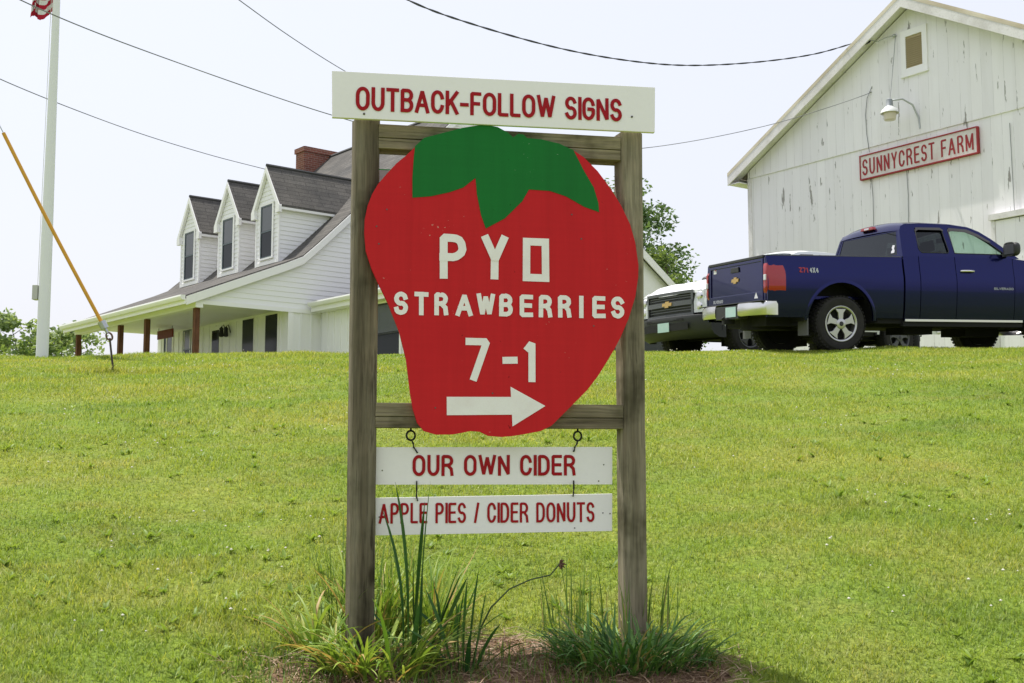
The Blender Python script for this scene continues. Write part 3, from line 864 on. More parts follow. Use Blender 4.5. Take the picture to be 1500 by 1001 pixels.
iris('dark green iris with a long bent stalk arching right, right of the left post', x, y,
     [(0.0, 0.40, 0.08, 0.16, 0.026, 0), (-0.03, 0.30, 0.02, 0.10, 0.022, pi), (0.02, 0.33, 0.14, 0.22, 0.022, 0), (-0.015, 0.36, 0.0, 0.12, 0.026, 0), (0.03, 0.22, 0.3, 0.8, 0.02, -0.3), (-0.05, 0.34, 0.22, 0.5, 0.02, pi), (-0.04, 0.26, 0.6, 1.2, 0.018, 3.3), (0.04, 0.24, 0.7, 1.6, 0.016, 0.2), (0, 0.2, 0.4, 0.7, 0.02, -1.4)], 3,
     [(0.02, 0, 0.02), (0.05, 0, 0.16), (0.09, -0.005, 0.24), (0.16, -0.01, 0.31), (0.24, -0.01, 0.345), (0.315, -0.01, 0.362), (0.352, -0.01, 0.405)])
x, y = gp(604, 968)
iris('tallest dark iris blades rising in front of the lowest white board', x, y,
     [(-0.02, 0.70, 0.02, -0.24, 0.022, 0), (0.0, 0.62, 0.05, 0.10, 0.024, 0), (-0.035, 0.60, 0.02, -0.42, 0.018, 0), (0.02, 0.70, 0.03, 0.12, 0.020, 0), (0.03, 0.36, 0.0, 0.05, 0.024, 0), (0.05, 0.38, 0.34, 0.46, 0.030, 0), (0.07, 0.36, 0.36, 0.5, 0.034, 0.1), (0.06, 0.40, 0.26, 0.40, 0.02, 0), (0.01, 0.40, -0.05, 0.02, 0.022, 0), (-0.05, 0.3, 0.3, 1.2, 0.018, pi), (-0.02, 0.34, 0.5, 1.75, 0.016, 2.9), (0.1, 0.30, 0.1, -0.35, 0.02, 0), (0.0, 0.27, 0.3, 0.5, 0.02, -1.2)], 5)
x, y = gp(664, 950)
iris('short iris with torn drooping leaves between the two taller irises', x, y,
     [(0.0, 0.30, 0.3, 0.42, 0.034, 0.1), (0.01, 0.24, 0.1, 0.2, 0.024, 0), (-0.02, 0.22, 0.5, 1.1, 0.02, 3.0), (0.03, 0.24, 0.7, 1.2, 0.02, 0.2), (0.0, 0.2, 0.2, 0.3, 0.02, -1.0)], 8)
# daylilies
PG = 'plants round the foot of the sign'
x, y = gp(466, 955)
clump('daylily', 'pale yellow-green daylily arching left of the left post', x, y, 38, (0.18, 0.38), (0.010, 0.019), (0.1, 0.8), (0.9, 2.0), LEAF_LILY, 0.10, group=PG, seed=2)
x, y = gp(560, 985)
clump('daylily', 'widest daylily with yellowing leaves spilling forward at the left post', x, y, 115, (0.18, 0.42), (0.009, 0.018), (0.25, 1.0), (1.2, 2.2), LEAF_LILY, 0.17, group=PG, seed=4)
x, y = gp(548, 930)
clump('daylily', 'upright tangle of light green daylily leaves against the left post', x, y, 70, (0.20, 0.46), (0.008, 0.015), (0.05, 0.5), (0.5, 1.7), LEAF_LILY, 0.10, group=PG, seed=6)
x, y = gp(630, 925)
clump('daylily', 'thin daylily leaves tangled behind the irises', x, y, 85, (0.16, 0.44), (0.007, 0.014), (0.05, 0.6), (0.5, 1.8), LEAF_LILY, 0.10, group=PG, seed=16)
x, y = gp(505, 985)
clump('daylily', 'low daylily with dry brown tips at the bottom left of the bed', x, y, 80, (0.14, 0.32), (0.009, 0.017), (0.3, 1.1), (1.2, 2.2), LEAF_LILY, 0.08, group=PG, seed=26)
# dark grass tussock at the right post
x, y = gp(925, 975)
clump('grass_tussock', 'dark green drooping grass tussock at the right post', x, y, 420, (0.13, 0.30), (0.006, 0.012), (0.15, 1.0), (1.2, 2.3), LEAF_TUFT, 0.27, group=PG, seed=7, cat='grass tussock', squash=0.4)
x, y = gp(935, 930)
clump('tall_grass', 'tall thin grass standing round the right post', x, y, 55, (0.14, 0.36), (0.003, 0.006), (0.0, 0.28), (0.05, 0.7), LEAF_TALL, 0.24, group=PG, seed=9, cat='grass clump', squash=0.35)
x, y = gp(838, 925)
clump('tall_grass', 'wispy grass stems left of the right post', x, y, 45, (0.12, 0.34), (0.003, 0.006), (0.0, 0.3), (0.1, 0.6), LEAF_TALL, 0.13, group=PG, seed=19, cat='grass clump', squash=0.35)
x, y = gp(500, 920)
clump('tall_grass', 'wispy weeds left of the left post', x, y, 45, (0.2, 0.60), (0.003, 0.006), (0.0, 0.35), (0.1, 1.0), LEAF_TALL, 0.07, group=PG, seed=12, cat='grass clump', squash=0.4)
x, y = gp(575, 925)
clump('tall_grass', 'thin pale grass stems between left post and tall iris', x, y, 40, (0.2, 0.46), (0.003, 0.006), (0.0, 0.25), (0.1, 0.8), LEAF_TALL, 0.09, group=PG, seed=13, cat='grass clump', squash=0.4)

def straw_litter():
    vs, fs, rn = [], [], []
    r = random.Random(4)
    n = 0
    while n < 2600:
        x = r.uniform(-1.25, 1.2); y = r.uniform(3.95, 4.95)
        if r.random() > float(bedmask(x, y)): continue
        n += 1
        ribbon(vs, fs, rn, (x, y, gzf(x, y) + r.uniform(0.0, 0.012)), r.uniform(0, 6.283), r.uniform(0.03, 0.13), r.uniform(1.0, 1.5), r.uniform(1.45, 1.85), r.uniform(0.002, 0.006), r.random(), r.uniform(-1, 1), segs=3)
    tag(leafobj('dry_straw', vs, fs, rn, STRAW), 'dry brown straw and dead leaves lying round the foot of the sign', 'straw', kind='stuff')
straw_litter()
weeds()
def bed_grass():
    n = 5200
    x = rng.uniform(-1.2, 1.15, n); y = rng.uniform(3.95, 4.95, n)
    m = bedmask(x, y); k = (m > 0.15) & (vnoise(x, y, 4.0, 41) > 0.52)
    x, y = x[k], y[k]; n = len(x)
    h = rng.uniform(0.03, 0.10, n)
    o = blade_mesh('sparse_grass', LEAF_TALL, np.stack([x, y, gz(x, y) - 0.004], 1), h, h * rng.uniform(0.1, 0.9, n), rng.uniform(0, 6.28, n), rng.uniform(0.003, 0.006, n), rng.random(n))
    tag(o, 'sparse green grass growing through the brown bed below the sign', 'grass', kind='stuff')
bed_grass()

# ------------------------------------------------------------------ the farmhouse
HROT = R(39.8)
HX, HY, HZ = -6.695, 30.0, 3.35
house = empty('farmhouse', (HX, HY, HZ), HROT)
tag(house, 'white clapboard farmhouse with three roof dormers and an open side porch', 'house')
def Hz(z): return z - HZ
class HM(MB):
    """house-frame mesh: x = into the house, y = along the ridge away, z = world height"""
    def build(s, *a, **k):
        s.v = [(x, y, z - HZ) for x, y, z in s.v]
        return MB.build(s, *a, **k)
EA, BR, AP = (-2.92, 5.34), (0.09, 6.58), (5.28, 11.47)          # eave, roof break, apex
BK, BKE = (10.4, 6.6), (11.0, 6.05)
Y0, Y1 = -2.30, 5.80
T = 0.13
def roofprof(x):
    if x < BR[0]: return EA[1] + (x - EA[0]) * (BR[1] - EA[1]) / (BR[0] - EA[0])
    if x < AP[0]: return BR[1] + (x - BR[0]) * (AP[1] - BR[1]) / (AP[0] - BR[0])
    return AP[1] + (x - AP[0]) * (BK[1] - AP[1]) / (BK[0] - AP[0])
xz = [EA, (-1.2, roofprof(-1.2)), (-0.35, roofprof(-0.35) + 0.0), (BR[0], BR[1] + 0.02), (0.5, roofprof(0.5) + 0.0), AP, BK]
up_ = xz; dn = [(x, z - T * 1.25) for x, z in xz]
m = HM()
m.prism(up_ + dn[::-1], lambda u, v, d: (u, d, v), Y0, Y1)
rf = m.build('roof', ROOF, house)
# rake boards and fascia
def rakeboard(ya, yb, depth=0.20, off=0.012):
    m = HM()
    top = [(x, z - 0.035) for x, z in xz]; bot = [(x, z - 0.035 - depth) for x, z in xz]
    m.prism(top + bot[::-1], lambda u, v, d: (u, d, v), ya, yb)
    return m.build('rake_board', TRIM, house)
rakeboard(Y0 - 0.035, Y0 - 0.003); rakeboard(Y1 + 0.003, Y1 + 0.03)
m = HM(); m.box(EA[0] - 0.03, EA[0] + 0.02, Y0, Y1, 5.13, 5.25)
m.build('fascia', TRIM, house)
m = HM()
gpz = [(-0.145, 0.0), (-0.15, -0.035), (-0.135, -0.07), (-0.11, -0.11), (-0.03, -0.115), (-0.03, 0.0)]
m.prism([(EA[0] + a, 5.33 + b) for a, b in gpz], lambda u, v, d: (u, d, v), Y0 - 0.02, Y1 + 0.02)
m.build('gutter', TRIM, house)

def clap(poly, fn, course=0.128, proud=0.016, mbx=None):
    """clapboard courses over a polygon (u, z); fn(u, z, d) -> xyz with d outward"""
    m = mbx or HM()
    zs_ = [p[1] for p in poly]; z0, z1 = min(zs_), max(zs_)
    def span(z):
        xs = []
        for i in range(len(poly)):
            (xa, za), (xb, zb) = poly[i], poly[(i + 1) % len(poly)]
            if za == zb: continue
            if min(za, zb) - 1e-6 <= z <= max(za, zb) + 1e-6: xs.append(xa + (xb - xa) * (z - za) / (zb - za))
        return (min(xs), max(xs)) if len(xs) >= 2 else None
    z = z0
    while z < z1 - 0.01:
        zt = min(z + course, z1 - 0.002)
        a, b = span(z + 0.001), span(zt)
        if a and b:
            vs = [fn(a[0], z, proud), fn(a[1], z, proud), fn(b[1], zt, 0.002), fn(b[0], zt, 0.002), fn(a[0], z, 0), fn(a[1], z, 0)]
            m.add(vs, [(0, 1, 2, 3), (0, 4, 5, 1)])
        z += course
    return m
# gable wall (facing the sign), upper siding above the porch opening
YG = -2.20
gp_ = [(-2.62, 5.27), (10.30, 5.27), (10.30, 6.42), (AP[0], AP[1] - 0.20), (0.5, roofprof(0.5) - 0.2), (BR[0], BR[1] - 0.18), (-2.62, 5.36)]
m = HM(); m.prism(gp_, lambda u, v, d: (u, d, v), YG, YG + 0.12)
# body walls: porch back wall, far end, back
m.box(-0.21, 0.0, YG + 0.13, 5.70, HZ - 0.3, 5.60)
m.box(0.01, 10.3, 5.55, 5.70, HZ - 0.3, 6.3)
m.box(10.18, 10.3, YG + 0.13, 5.54, HZ - 0.3, 6.3)
m.prism([(0.01, 6.31), (10.3, 6.31), (AP[0], AP[1] - 0.22)], lambda u, v, d: (u, d, v), 5.56, 5.69)
m.box(-0.21, 10.3, YG + 0.004, YG + 0.12, HZ - 0.3, 5.265)
wall = m.build('wall', SIDING, house)
c = clap(gp_[:2] + [(10.30, 6.42), (AP[0], AP[1] - 0.20), (BR[0] + 0.05, BR[1] - 0.2), (-2.55, 5.37)], lambda u, z, d: (u, YG - d, z))
c.build('clapboards', SIDING, wall)
m = HM()
u = -0.20
while u < 10.2:                                        # board-and-batten lower wall
    m.box(u, u + 0.045, YG - 0.020, YG + 0.003, HZ - 0.25, 5.16); u += 0.29
m.build('board_siding', SIDING, wall)
m = HM(); m.box(-2.64, 10.32, YG - 0.034, YG - 0.004, 5.165, 5.268); m.box(-0.245, -0.10, YG - 0.022, YG + 0.003, HZ - 0.25, 5.163)
m.build('trim_board', TRIM, wall)
m = HM(); u = YG + 0.4
while u < 5.6:
    m.box(-0.228, -0.208, u, u + 0.045, HZ - 0.25, 5.2); u += 0.40
m.build('board_siding', SIDING, wall)
# porch
m = HM(); m.box(-2.66, -2.48, Y0 + 0.05, 5.72, 5.08, 5.32)
m.build('porch_beam', TRIM, house)
m = HM(); m.box(-2.47, -0.215, YG + 0.125, 5.70, 5.25, 5.29); m.box(-2.90, -2.665, Y0 + 0.02, 5.78, 5.20, 5.215)
m.build('porch_ceiling', TRIM, house)
m = HM(); m.box(-2.75, -0.22, Y0 + 0.1, 5.75, HZ - 0.2, HZ + 0.08)
m.build('porch_floor', mat('porch boards', (0.28, 0.26, 0.22), 0.8), house)
p0 = None
for a in (-2.10, 0.76, 2.5, 5.62):
    m = MB(); m.box(-0.062, 0.062, -0.062, 0.062, 0, 5.078 - HZ - 0.082)
    o = m.build('porch_post', BROWNPOST, house, bevel=0.006); o.location = (-2.57, a, 0.082)
# porch wall openings
def window(name, y0, y1, z0, z1, x, parent, bars=1, frame=0.07, fm=TRIM, gm=DARKGLASS, proud=0.03, sash=SASH):
    """window on a wall facing -x"""
    m = HM()
    m.box(x - proud, x, y0 - frame, y1 + frame, z1, z1 + frame); m.box(x - proud - 0.015, x, y0 - frame - 0.02, y1 + frame + 0.02, z0 - frame * 0.8, z0)
    m.box(x - proud, x, y0 - frame, y0, z0, z1); m.box(x - proud, x, y1, y1 + frame, z0, z1)
    w = m.build('window', fm, parent)
    m = HM(); m.box(x - 0.008, x - 0.002, y0 + 0.001, y1 - 0.001, z0 + 0.001, z1 - 0.001)
    m.build('pane', gm, w)
    if bars:
        m = HM(); zb_ = z0 + (z1 - z0) * 0.52; m.box(x - 0.0085, x - 0.0081, y0 + 0.03, y1 - 0.03, zb_, z1 - 0.03); m.build('upper_panel', UPPERGREY, w)  # paler grey panel laid over the upper part of the pane
    m = HM(); k = 0.035; zm = (z0 + z1) / 2
    for a, b, c_, d in ((y0, y0 + k, z0, z1), (y1 - k, y1, z0, z1)): m.box(x - 0.022, x - 0.009, a, b, c_, d)
    for a in ([z0, z1 - k] + ([zm - k / 2] if bars else [])): m.box(x - 0.022, x - 0.009, y0 + k, y1 - k, a, a + k)
    m.build('sash', sash, w)
    return w
XW = -0.21
window('window', 4.62, 5.20, 4.10, 5.28 - 0.05, XW, house); window('window', 3.30, 3.88, 4.10, 5.22, XW, house)
def shutterpanel(y0, y1):
    m = HM(); m.box(XW - 0.03, XW, y0, y1, HZ + 0.09, 5.20)
    k = m.build('tall_window', TRIM, house)
    m = HM(); m.box(XW - 0.036, XW - 0.031, y0 + 0.02, y1 - 0.02, HZ + 0.12, 5.18); m.build('pane', DARKGLASS, k)
    m = HM(); m.box(XW - 0.05, XW - 0.037, y0 + 0.02, y1 - 0.02, 4.15, 4.20); m.build('sash', SHUTTER, k)
shutterpanel(-0.42, 0.22); shutterpanel(-1.68, -1.03)
m = HM(); m.box(XW - 0.03, XW, 1.45, 2.10, HZ + 0.09, 5.15)
dr = m.build('door', TRIM, house)
m = HM(); m.box(XW - 0.036, XW - 0.031, 1.56, 1.99, 4.30, 5.05); m.box(XW - 0.036, XW - 0.031, 1.56, 1.99, HZ + 0.2, 4.18)
m.build('pane', DARKGLASS, dr)
m = MB(); m.lathe([(0.02, 0), (0.025, -0.02), (0.012, -0.05)], (XW - 0.03, 1.50, 4.25 - HZ), 'x', 10); m.build('handle', IRON, dr)
def lantern(y, z):
    o = MB(); o.lathe([(0.03, 0.0), (0.07, 0.02), (0.055, 0.20), (0.075, 0.21), (0.02, 0.27)], (XW - 0.13, y, z - HZ), 'z', 6)
    l = o.build('porch_lantern', IRON, house)
    m = MB(); m.tube([(XW, y, z - HZ + 0.12), (XW - 0.07, y, z - HZ + 0.33), (XW - 0.13, y, z - HZ + 0.27)], 0.012, 6); m.build('bracket', IRON, l)
lantern(1.22, 4.82); lantern(0.95, 4.80)
# dormers
def dormer(yc, hwid=0.605):
    ze, za, zb = 8.04, 9.17, 6.56
    rr = lambda x: roofprof(x)
    xe = BR[0] + (ze - BR[1]) * (AP[0] - BR[0]) / (AP[1] - BR[1])
    xa = BR[0] + (za - 0.12 - BR[1]) * (AP[0] - BR[0]) / (AP[1] - BR[1])
    m = HM()
    m.prism([(-hwid, zb), (hwid, zb), (hwid, ze), (0, za - 0.12), (-hwid, ze)], lambda u, v, d: (d, yc + u, v), 0.0, 0.08)
    for s in (-1, 1):
        m.prism([(0.081, zb - 0.02), (xe + 0.1, ze), (0.081, ze)], lambda u, v, d: (u, yc + s * d, v), hwid - 0.06, hwid)
    d_ = m.build('dormer', SIDING, house)
    m = clap([(-hwid, zb + 0.1), (hwid, zb + 0.1), (hwid, ze + 0.02), (0, za - 0.14), (-hwid, ze + 0.02)], lambda u, z, d: (-d, yc + u, z), 0.115)
    # siding on the cheeks, stepping back along the roof slope
    z = zb + 0.02
    while z < ze - 0.02:
        zt = min(z + 0.115, ze)
        x1a = BR[0] + (z - BR[1]) * (AP[0] - BR[0]) / (AP[1] - BR[1]); x1b = BR[0] + (zt - BR[1]) * (AP[0] - BR[0]) / (AP[1] - BR[1])
        for s in (-1, 1):
            ya, yb = yc + s * (hwid + 0.016), yc + s * (hwid + 0.002)
            m.add([(0.0, ya, z), (max(x1a, 0.02), ya, z), (max(x1b, 0.03), yb, zt), (0.0, yb, zt), (0, yb, z), (max(x1a, 0.02), yb, z)], [(0, 1, 2, 3), (0, 4, 5, 1)])
        z += 0.115
    m.build('clapboards', SIDING, d_)
    m = HM()                                           # corner boards and sill board
    for s in (-1, 1):
        a, b = sorted((yc + s * (hwid - 0.035), yc + s * (hwid + 0.024)))
        m.box(-0.026, 0.02, a, b, zb + 0.0, ze)
    m.box(-0.03, 0.01, yc - hwid + 0.04, yc + hwid - 0.04, zb, zb + 0.09)
    m.build('trim_board', TRIM, d_)
    # roof
    ov, f = 0.14, -0.075
    sl_ = (za - (ze)) / (hwid + 0.13)
    eL = za - sl_ * (hwid + ov)
    m = HM()
    for s in (-1, 1):
        q = [(0, za), (s * (hwid + ov), eL), (s * (hwid + ov), eL - 0.055), (0, za - 0.07)]
        xb_e = BR[0] + (eL + 0.0 - BR[1]) * (AP[0] - BR[0]) / (AP[1] - BR[1]) + 0.12
        xb_a = BR[0] + (za - BR[1]) * (AP[0] - BR[0]) / (AP[1] - BR[1]) + 0.12
        vs = [(f, yc + u, z) for u, z in q] + [((xb_a if i in (0, 3) else xb_e), yc + u, z) for i, (u, z) in enumerate(q)]
        m.add(vs, [(0, 1, 2, 3), (7, 6, 5, 4), (0, 4, 5, 1), (1, 5, 6, 2), (2, 6, 7, 3), (3, 7, 4, 0)])
    r_ = m.build('dormer_roof', ROOFD, d_)
    m = HM(); m.tube([(f - 0.005, yc, za + 0.0), (xb_a, yc, za + 0.0)], 0.045, 6); m.build('ridge_cap', mat('ridge cap', (0.045, 0.045, 0.048), 0.8) if 'ridge cap' not in bpy.data.materials else bpy.data.materials['ridge cap'], r_)
    m = HM()
    for s in (-1, 1):                                  # rake trim with small cornice returns
        q = [(0, za - 0.035), (s * (hwid + ov + 0.01), eL - 0.02), (s * (hwid + ov + 0.01), eL - 0.20), (s * (hwid - 0.06), eL - 0.20), (s * (hwid - 0.02), eL + 0.03), (0, za - 0.20)]
        m.prism([(yc + u, z) for u, z in q], lambda u, v, d: (d, u, v), f - 0.026, -0.019)
        a, b = sorted((yc + s * (hwid + 0.02), yc + s * (hwid + ov)))
        m.box(f, xe - 0.06, a, b, eL - 0.12, eL - 0.06)
    m.build('rake_board', TRIM, d_)
    w = window('window', yc - 0.30, yc + 0.32, 6.74, 8.12, -0.018, d_, frame=0.055)
for yc in (-0.605, 1.60, 4.06): dormer(yc)
# chimney
m = HM(); m.box(4.3, 5.95, 5.2, 5.74, 9.6, 11.50); m.box(4.26, 5.99, 5.16, 5.78, 11.50, 11.66)
ch = m.build('chimney', BRICK, house)
m = HM(); m.box(4.36, 5.89, 5.26, 5.68, 11.66, 11.70); m.build('cap', CHIMCAP, ch)
m = HM(); m.tube([(AP[0], Y0 - 0.01, AP[1]), (AP[0], Y1, AP[1])], 0.06, 6); m.build('ridge_cap', bpy.data.materials['ridge cap'], rf)
# lower wing running towards the camera, with its own gable
W0, W1, WA = -8.0, -2.24, 0.0
wx0, wx1, wxa, wze, wza = 0.36, 7.84, 4.10, 5.44, 7.93
m = HM()
m.box(0.66, 0.78, W0 + 0.1, W1 - 0.02, HZ - 0.3, 5.4); m.box(7.42, 7.54, W0 + 0.1, W1 - 0.02, HZ - 0.3, 5.4)
m.prism([(0.66, HZ - 0.3), (7.54, HZ - 0.3), (7.54, 5.52), (wxa, wza - 0.18), (2.3, 5.60), (0.66, 5.38)], lambda u, v, d: (u, d, v), W0, W0 + 0.098)
wing = m.build('wing', SIDING, house)
m = HM()
tp = [(wx0, wze), (2.3, 5.72), (wxa, wza), (wx1, wze)]; bt = [(x, z - 0.12) for x, z in tp]
m.prism(tp + bt[::-1], lambda u, v, d: (u, d, v), W0 - 0.15, W1 - 0.07); m.build('roof', ROOF, wing)
m = HM(); tp = [(x, z - 0.03) for x, z in tp]; bt = [(x, z - 0.21) for x, z in tp]
m.prism(tp + bt[::-1], lambda u, v, d: (u, d, v), W0 - 0.18, W0 - 0.153)
m.box(wx0 - 0.03, wx0 + 0.02, W0 - 0.15, W1 - 0.07, 5.20, 5.32); m.box(wx0 + 0.03, 0.65, W0 - 0.1, W1 - 0.07, 5.2, 5.215)
m.build('rake_board', TRIM, wing)
m = HM(); m.prism([(wx0 + a, 5.43 + b) for a, b in gpz], lambda u, v, d: (u, d, v), W0 - 0.15, W1 - 0.09); m.build('gutter', TRIM, wing)
m = HM(); u = W0 + 0.3
while u < W1 - 0.1:
    if not -5.9 < u < -4.62: m.box(0.638, 0.662, u, u + 0.045, HZ - 0.25, 5.2)
    u += 0.30
u = 0.7
while u < 7.5:
    if not 4.4 < u < 6.98: m.box(u, u + 0.045, W0 - 0.02, W0 + 0.002, HZ - 0.25, 5.4)
    u += 0.30
m.build('board_siding', SIDING, wing)
window('window', -5.75, -4.72, 3.75, 5.16, 0.655, wing, proud=0.04, sash=SHUTTER)
m = HM(); m.box(4.5, 6.95, W0 - 0.05, W0 - 0.022, HZ - 0.2, 5.18)
gd = m.build('garage_door', mat('dark door', (0.03, 0.035, 0.045), 0.5), wing)
m = HM()
for k in range(1, 4): m.box(4.52, 6.93, W0 - 0.055, W0 - 0.051, HZ - 0.2 + k * 0.49, HZ - 0.185 + k * 0.49)
m.build('panel_groove', SHUTTER, gd)
def hpt(x, y, z): return house.location + Matrix.Rotation(HROT, 3, 'Z') @ Vector((x, y, z - HZ))
# porch things
o = empty('hanging_sign', hpt(-0.9, 3.55, 4.93), HROT)
tag(o, 'dark red board hanging on chains under the farmhouse porch', 'sign board')
m = MB(); m.box(-0.02, 0.02, -0.52, 0.52, 0, 0.24); m.build('board', REDSIGN, o, bevel=0.01)
for s in (-0.45, 0.45):
    m = MB(); m.tube([(0, s, 0.24), (0, s, 0.33)], 0.008, 6); m.build('chain', IRON, o)
o = empty('garden_bench', hpt(-4.2, 5.3, HZ - 0.03), HROT)
tag(o, 'brown wooden bench on the grass beyond the left end of the porch', 'bench')
o.location.z = gzf(o.location.x, o.location.y)
m = MB(); m.box(-0.22, 0.22, -0.6, 0.6, 0.42, 0.46); m.build('seat', BROWNPOST, o)
m = MB(); m.box(0.22, 0.26, -0.6, 0.6, 0.5, 0.9); m.build('backrest', BROWNPOST, o)
for i in (-1, 1):
    for k in (-1, 1):
        m = MB(); m.box(-0.03, 0.03, -0.03, 0.03, 0, 0.42 if i < 0 else 0.52); q = m.build('leg', BROWNPOST, o); q.location = (0.2 * i, 0.54 * k, 0)

# ------------------------------------------------------------------ the barn
BX, BY, BZ = 6.451, 31.0, 3.5
BROT = math.atan2(-0.813, 0.582)
barn = empty('barn', (BX, BY, BZ), BROT)
tag(barn, 'big white barn with flaking vertical boards and a tan metal roof', 'barn')
BWD, BDP = 10.66, 16.0
bz = lambda z: z - BZ
class BM_(MB):
    def build(s, *a, **k):
        s.v = [(x, y, z - BZ) for x, y, z in s.v]
        return MB.build(s, *a, **k)
AX, AZ = 5.24, 12.54
roofz = lambda x: AZ - 0.568 * abs(x - AX)
m = BM_()
m.prism([(0, BZ - 0.5), (BWD, BZ - 0.5), (BWD, 9.19), (0, 9.19)], lambda u, v, d: (u, d, v), 0.0, 0.12)
m.box(0, 0.12, 0.121, BDP, BZ - 0.5, 9.2); m.box(BWD - 0.12, BWD, 0.121, BDP, BZ - 0.5, 9.2)
m.prism([(0.121, BZ - 0.5), (BWD - 0.121, BZ - 0.5), (BWD - 0.121, 9.3), (AX, 12.2), (0.121, 9.3)], lambda u, v, d: (u, d, v), BDP - 0.12, BDP)
wall = m.build('wall', BARN, barn)
m = BM_(); m.prism([(-0.01, 9.17), (BWD + 0.01, 9.17), (BWD + 0.01, roofz(0) - 0.22), (AX, AZ - 0.22), (-0.01, roofz(0) - 0.22)], lambda u, v, d: (u, d, v), -0.032, -0.003)
m.build('gable_boards', BARN, barn)
m = BM_(); m.box(-0.03, 0.10, -0.028, -0.002, BZ - 0.5, 9.165); m.build('corner_board', BARNTRIM, barn)
xe = 0.42
tp = [(-xe, roofz(-xe)), (AX, AZ), (BWD + xe, roofz(BWD + xe))]
m = BM_(); bt = [(x, z - 0.07) for x, z in tp]
m.prism(tp + bt[::-1], lambda u, v, d: (u, d, v), -0.40, BDP + 0.4)
rf = m.build('roof', MROOF, barn)
m = BM_()
k = -0.38
while k < BDP:
    for s, x1 in ((-1, -xe), (1, BWD + xe)):
        m.bar((AX, k, AZ + 0.015), (x1, k, roofz(x1) + 0.015), 0.04, 0.03, (0, 1, 0))
    k += 0.42
m.build('roof_rib', MROOF, rf)
m = BM_()
ta = [(x, z - 0.072) for x, z in tp]; tb = [(x, z - 0.072 - 0.24) for x, z in tp]
m.prism(ta + tb[::-1], lambda u, v, d: (u, d, v), -0.395, -0.36)
m.build('rake_board', BARNTRIM, barn)
m = BM_(); ta = [(x, z - 0.15) for x, z in tp]; tb = [(x, z - 0.18) for x, z in tp]
m.prism(ta + tb[::-1], lambda u, v, d: (u, d, v), -0.358, 0.0)
m.build('soffit', BARNTRIM, barn)
# eave box on the left
m = BM_(); m.box(-xe + 0.02, -0.035, -0.35, BDP, roofz(-xe) - 0.30, roofz(-xe) - 0.27); m.box(-xe - 0.02, -xe + 0.015, -0.36, BDP, roofz(-xe) - 0.29, roofz(-xe) - 0.075)
m.build('eave_board', BARNTRIM, barn)
# louvred gable vent
m = BM_()
vx0, vx1, vz0, vz1 = 5.11, 5.56, 10.82, 11.60
m.box(vx0 - 0.13, vx0, -0.07, -0.033, vz0 - 0.13, vz1 + 0.16); m.box(vx1, vx1 + 0.13, -0.07, -0.033, vz0 - 0.13, vz1 + 0.16)
m.box(vx0, vx1, -0.068, -0.033, vz1, vz1 + 0.16); m.box(vx0 - 0.14, vx1 + 0.14, -0.09, -0.033, vz0 - 0.20, vz0 - 0.131); m.box(vx0, vx1, -0.068, -0.033, vz0 - 0.13, vz0)
vent = m.build('gable_vent', TRIM, barn)
m = BM_()
m.box(vx0, vx1, -0.037, -0.034, vz0, vz1)
k = vz0
while k < vz1 - 0.03:
    m.add([(vx0 + 0.002, -0.062, k), (vx1 - 0.002, -0.062, k), (vx1 - 0.002, -0.040, k + 0.045), (vx0 + 0.002, -0.040, k + 0.045)], [(0, 1, 2, 3)]); k += 0.05
m.build('louvre', LOUVER, vent)
# sliding door at the right
m = BM_(); m.box(7.25, 10.4, -0.09, -0.045, BZ - 0.4, 6.78)
dr = m.build('sliding_door', BARN, barn)
m = BM_(); m.box(7.12, 10.5, -0.16, -0.004, 6.80, 6.93); m.build('door_track', BARNTRIM, barn)
m = BM_(); m.box(7.16, 7.245, -0.115, -0.03, BZ - 0.4, 6.79); m.build('door_frame', BARNTRIM, barn)
def bpt(x, y, z): return barn.location + Matrix.Rotation(BROT, 3, 'Z') @ Vector((x, y, z - BZ))
# barn name board
o = empty('barn_sign', bpt(5.31, -0.01, 8.41), BROT)
tag(o, 'long red framed board reading SUNNYCREST FARM on the barn wall', 'sign')
q = 1.57
m = MB(); m.box(-q, q, -0.07, -0.0, 0, 0.56); bd = m.build('board', painted('barn sign white', (0.68, 0.65, 0.62), 0.6, 0.5, 3, dirtcol=(0.5, 0.3, 0.28)), o)
m = MB(); f = 0.028
BSRED = painted('barn sign red', (0.33, 0.03, 0.035), 0.6, 0.3, 4)
for a, b, c_, d in ((-q - f, q + f, -f, 0.0), (-q - f, q + f, 0.56, 0.56 + f)): m.box(a, b, -0.09, -0.0, c_, d)
for a, b in ((-q - f, -q), (q, q + f)): m.box(a, b, -0.089, -0.0, 0, 0.56)
m.build('frame', BSRED, o)
t_ = MB(); text(t_, 'SUNNYCREST FARM', -1.52, 1.49, 0.075, 0.40, 0.045, lambda u, v, d: (u, -0.0725 - 4 * d, v), gap=0.20, space=0.30)
t_.build('lettering', BSRED, bd, recalc=False)
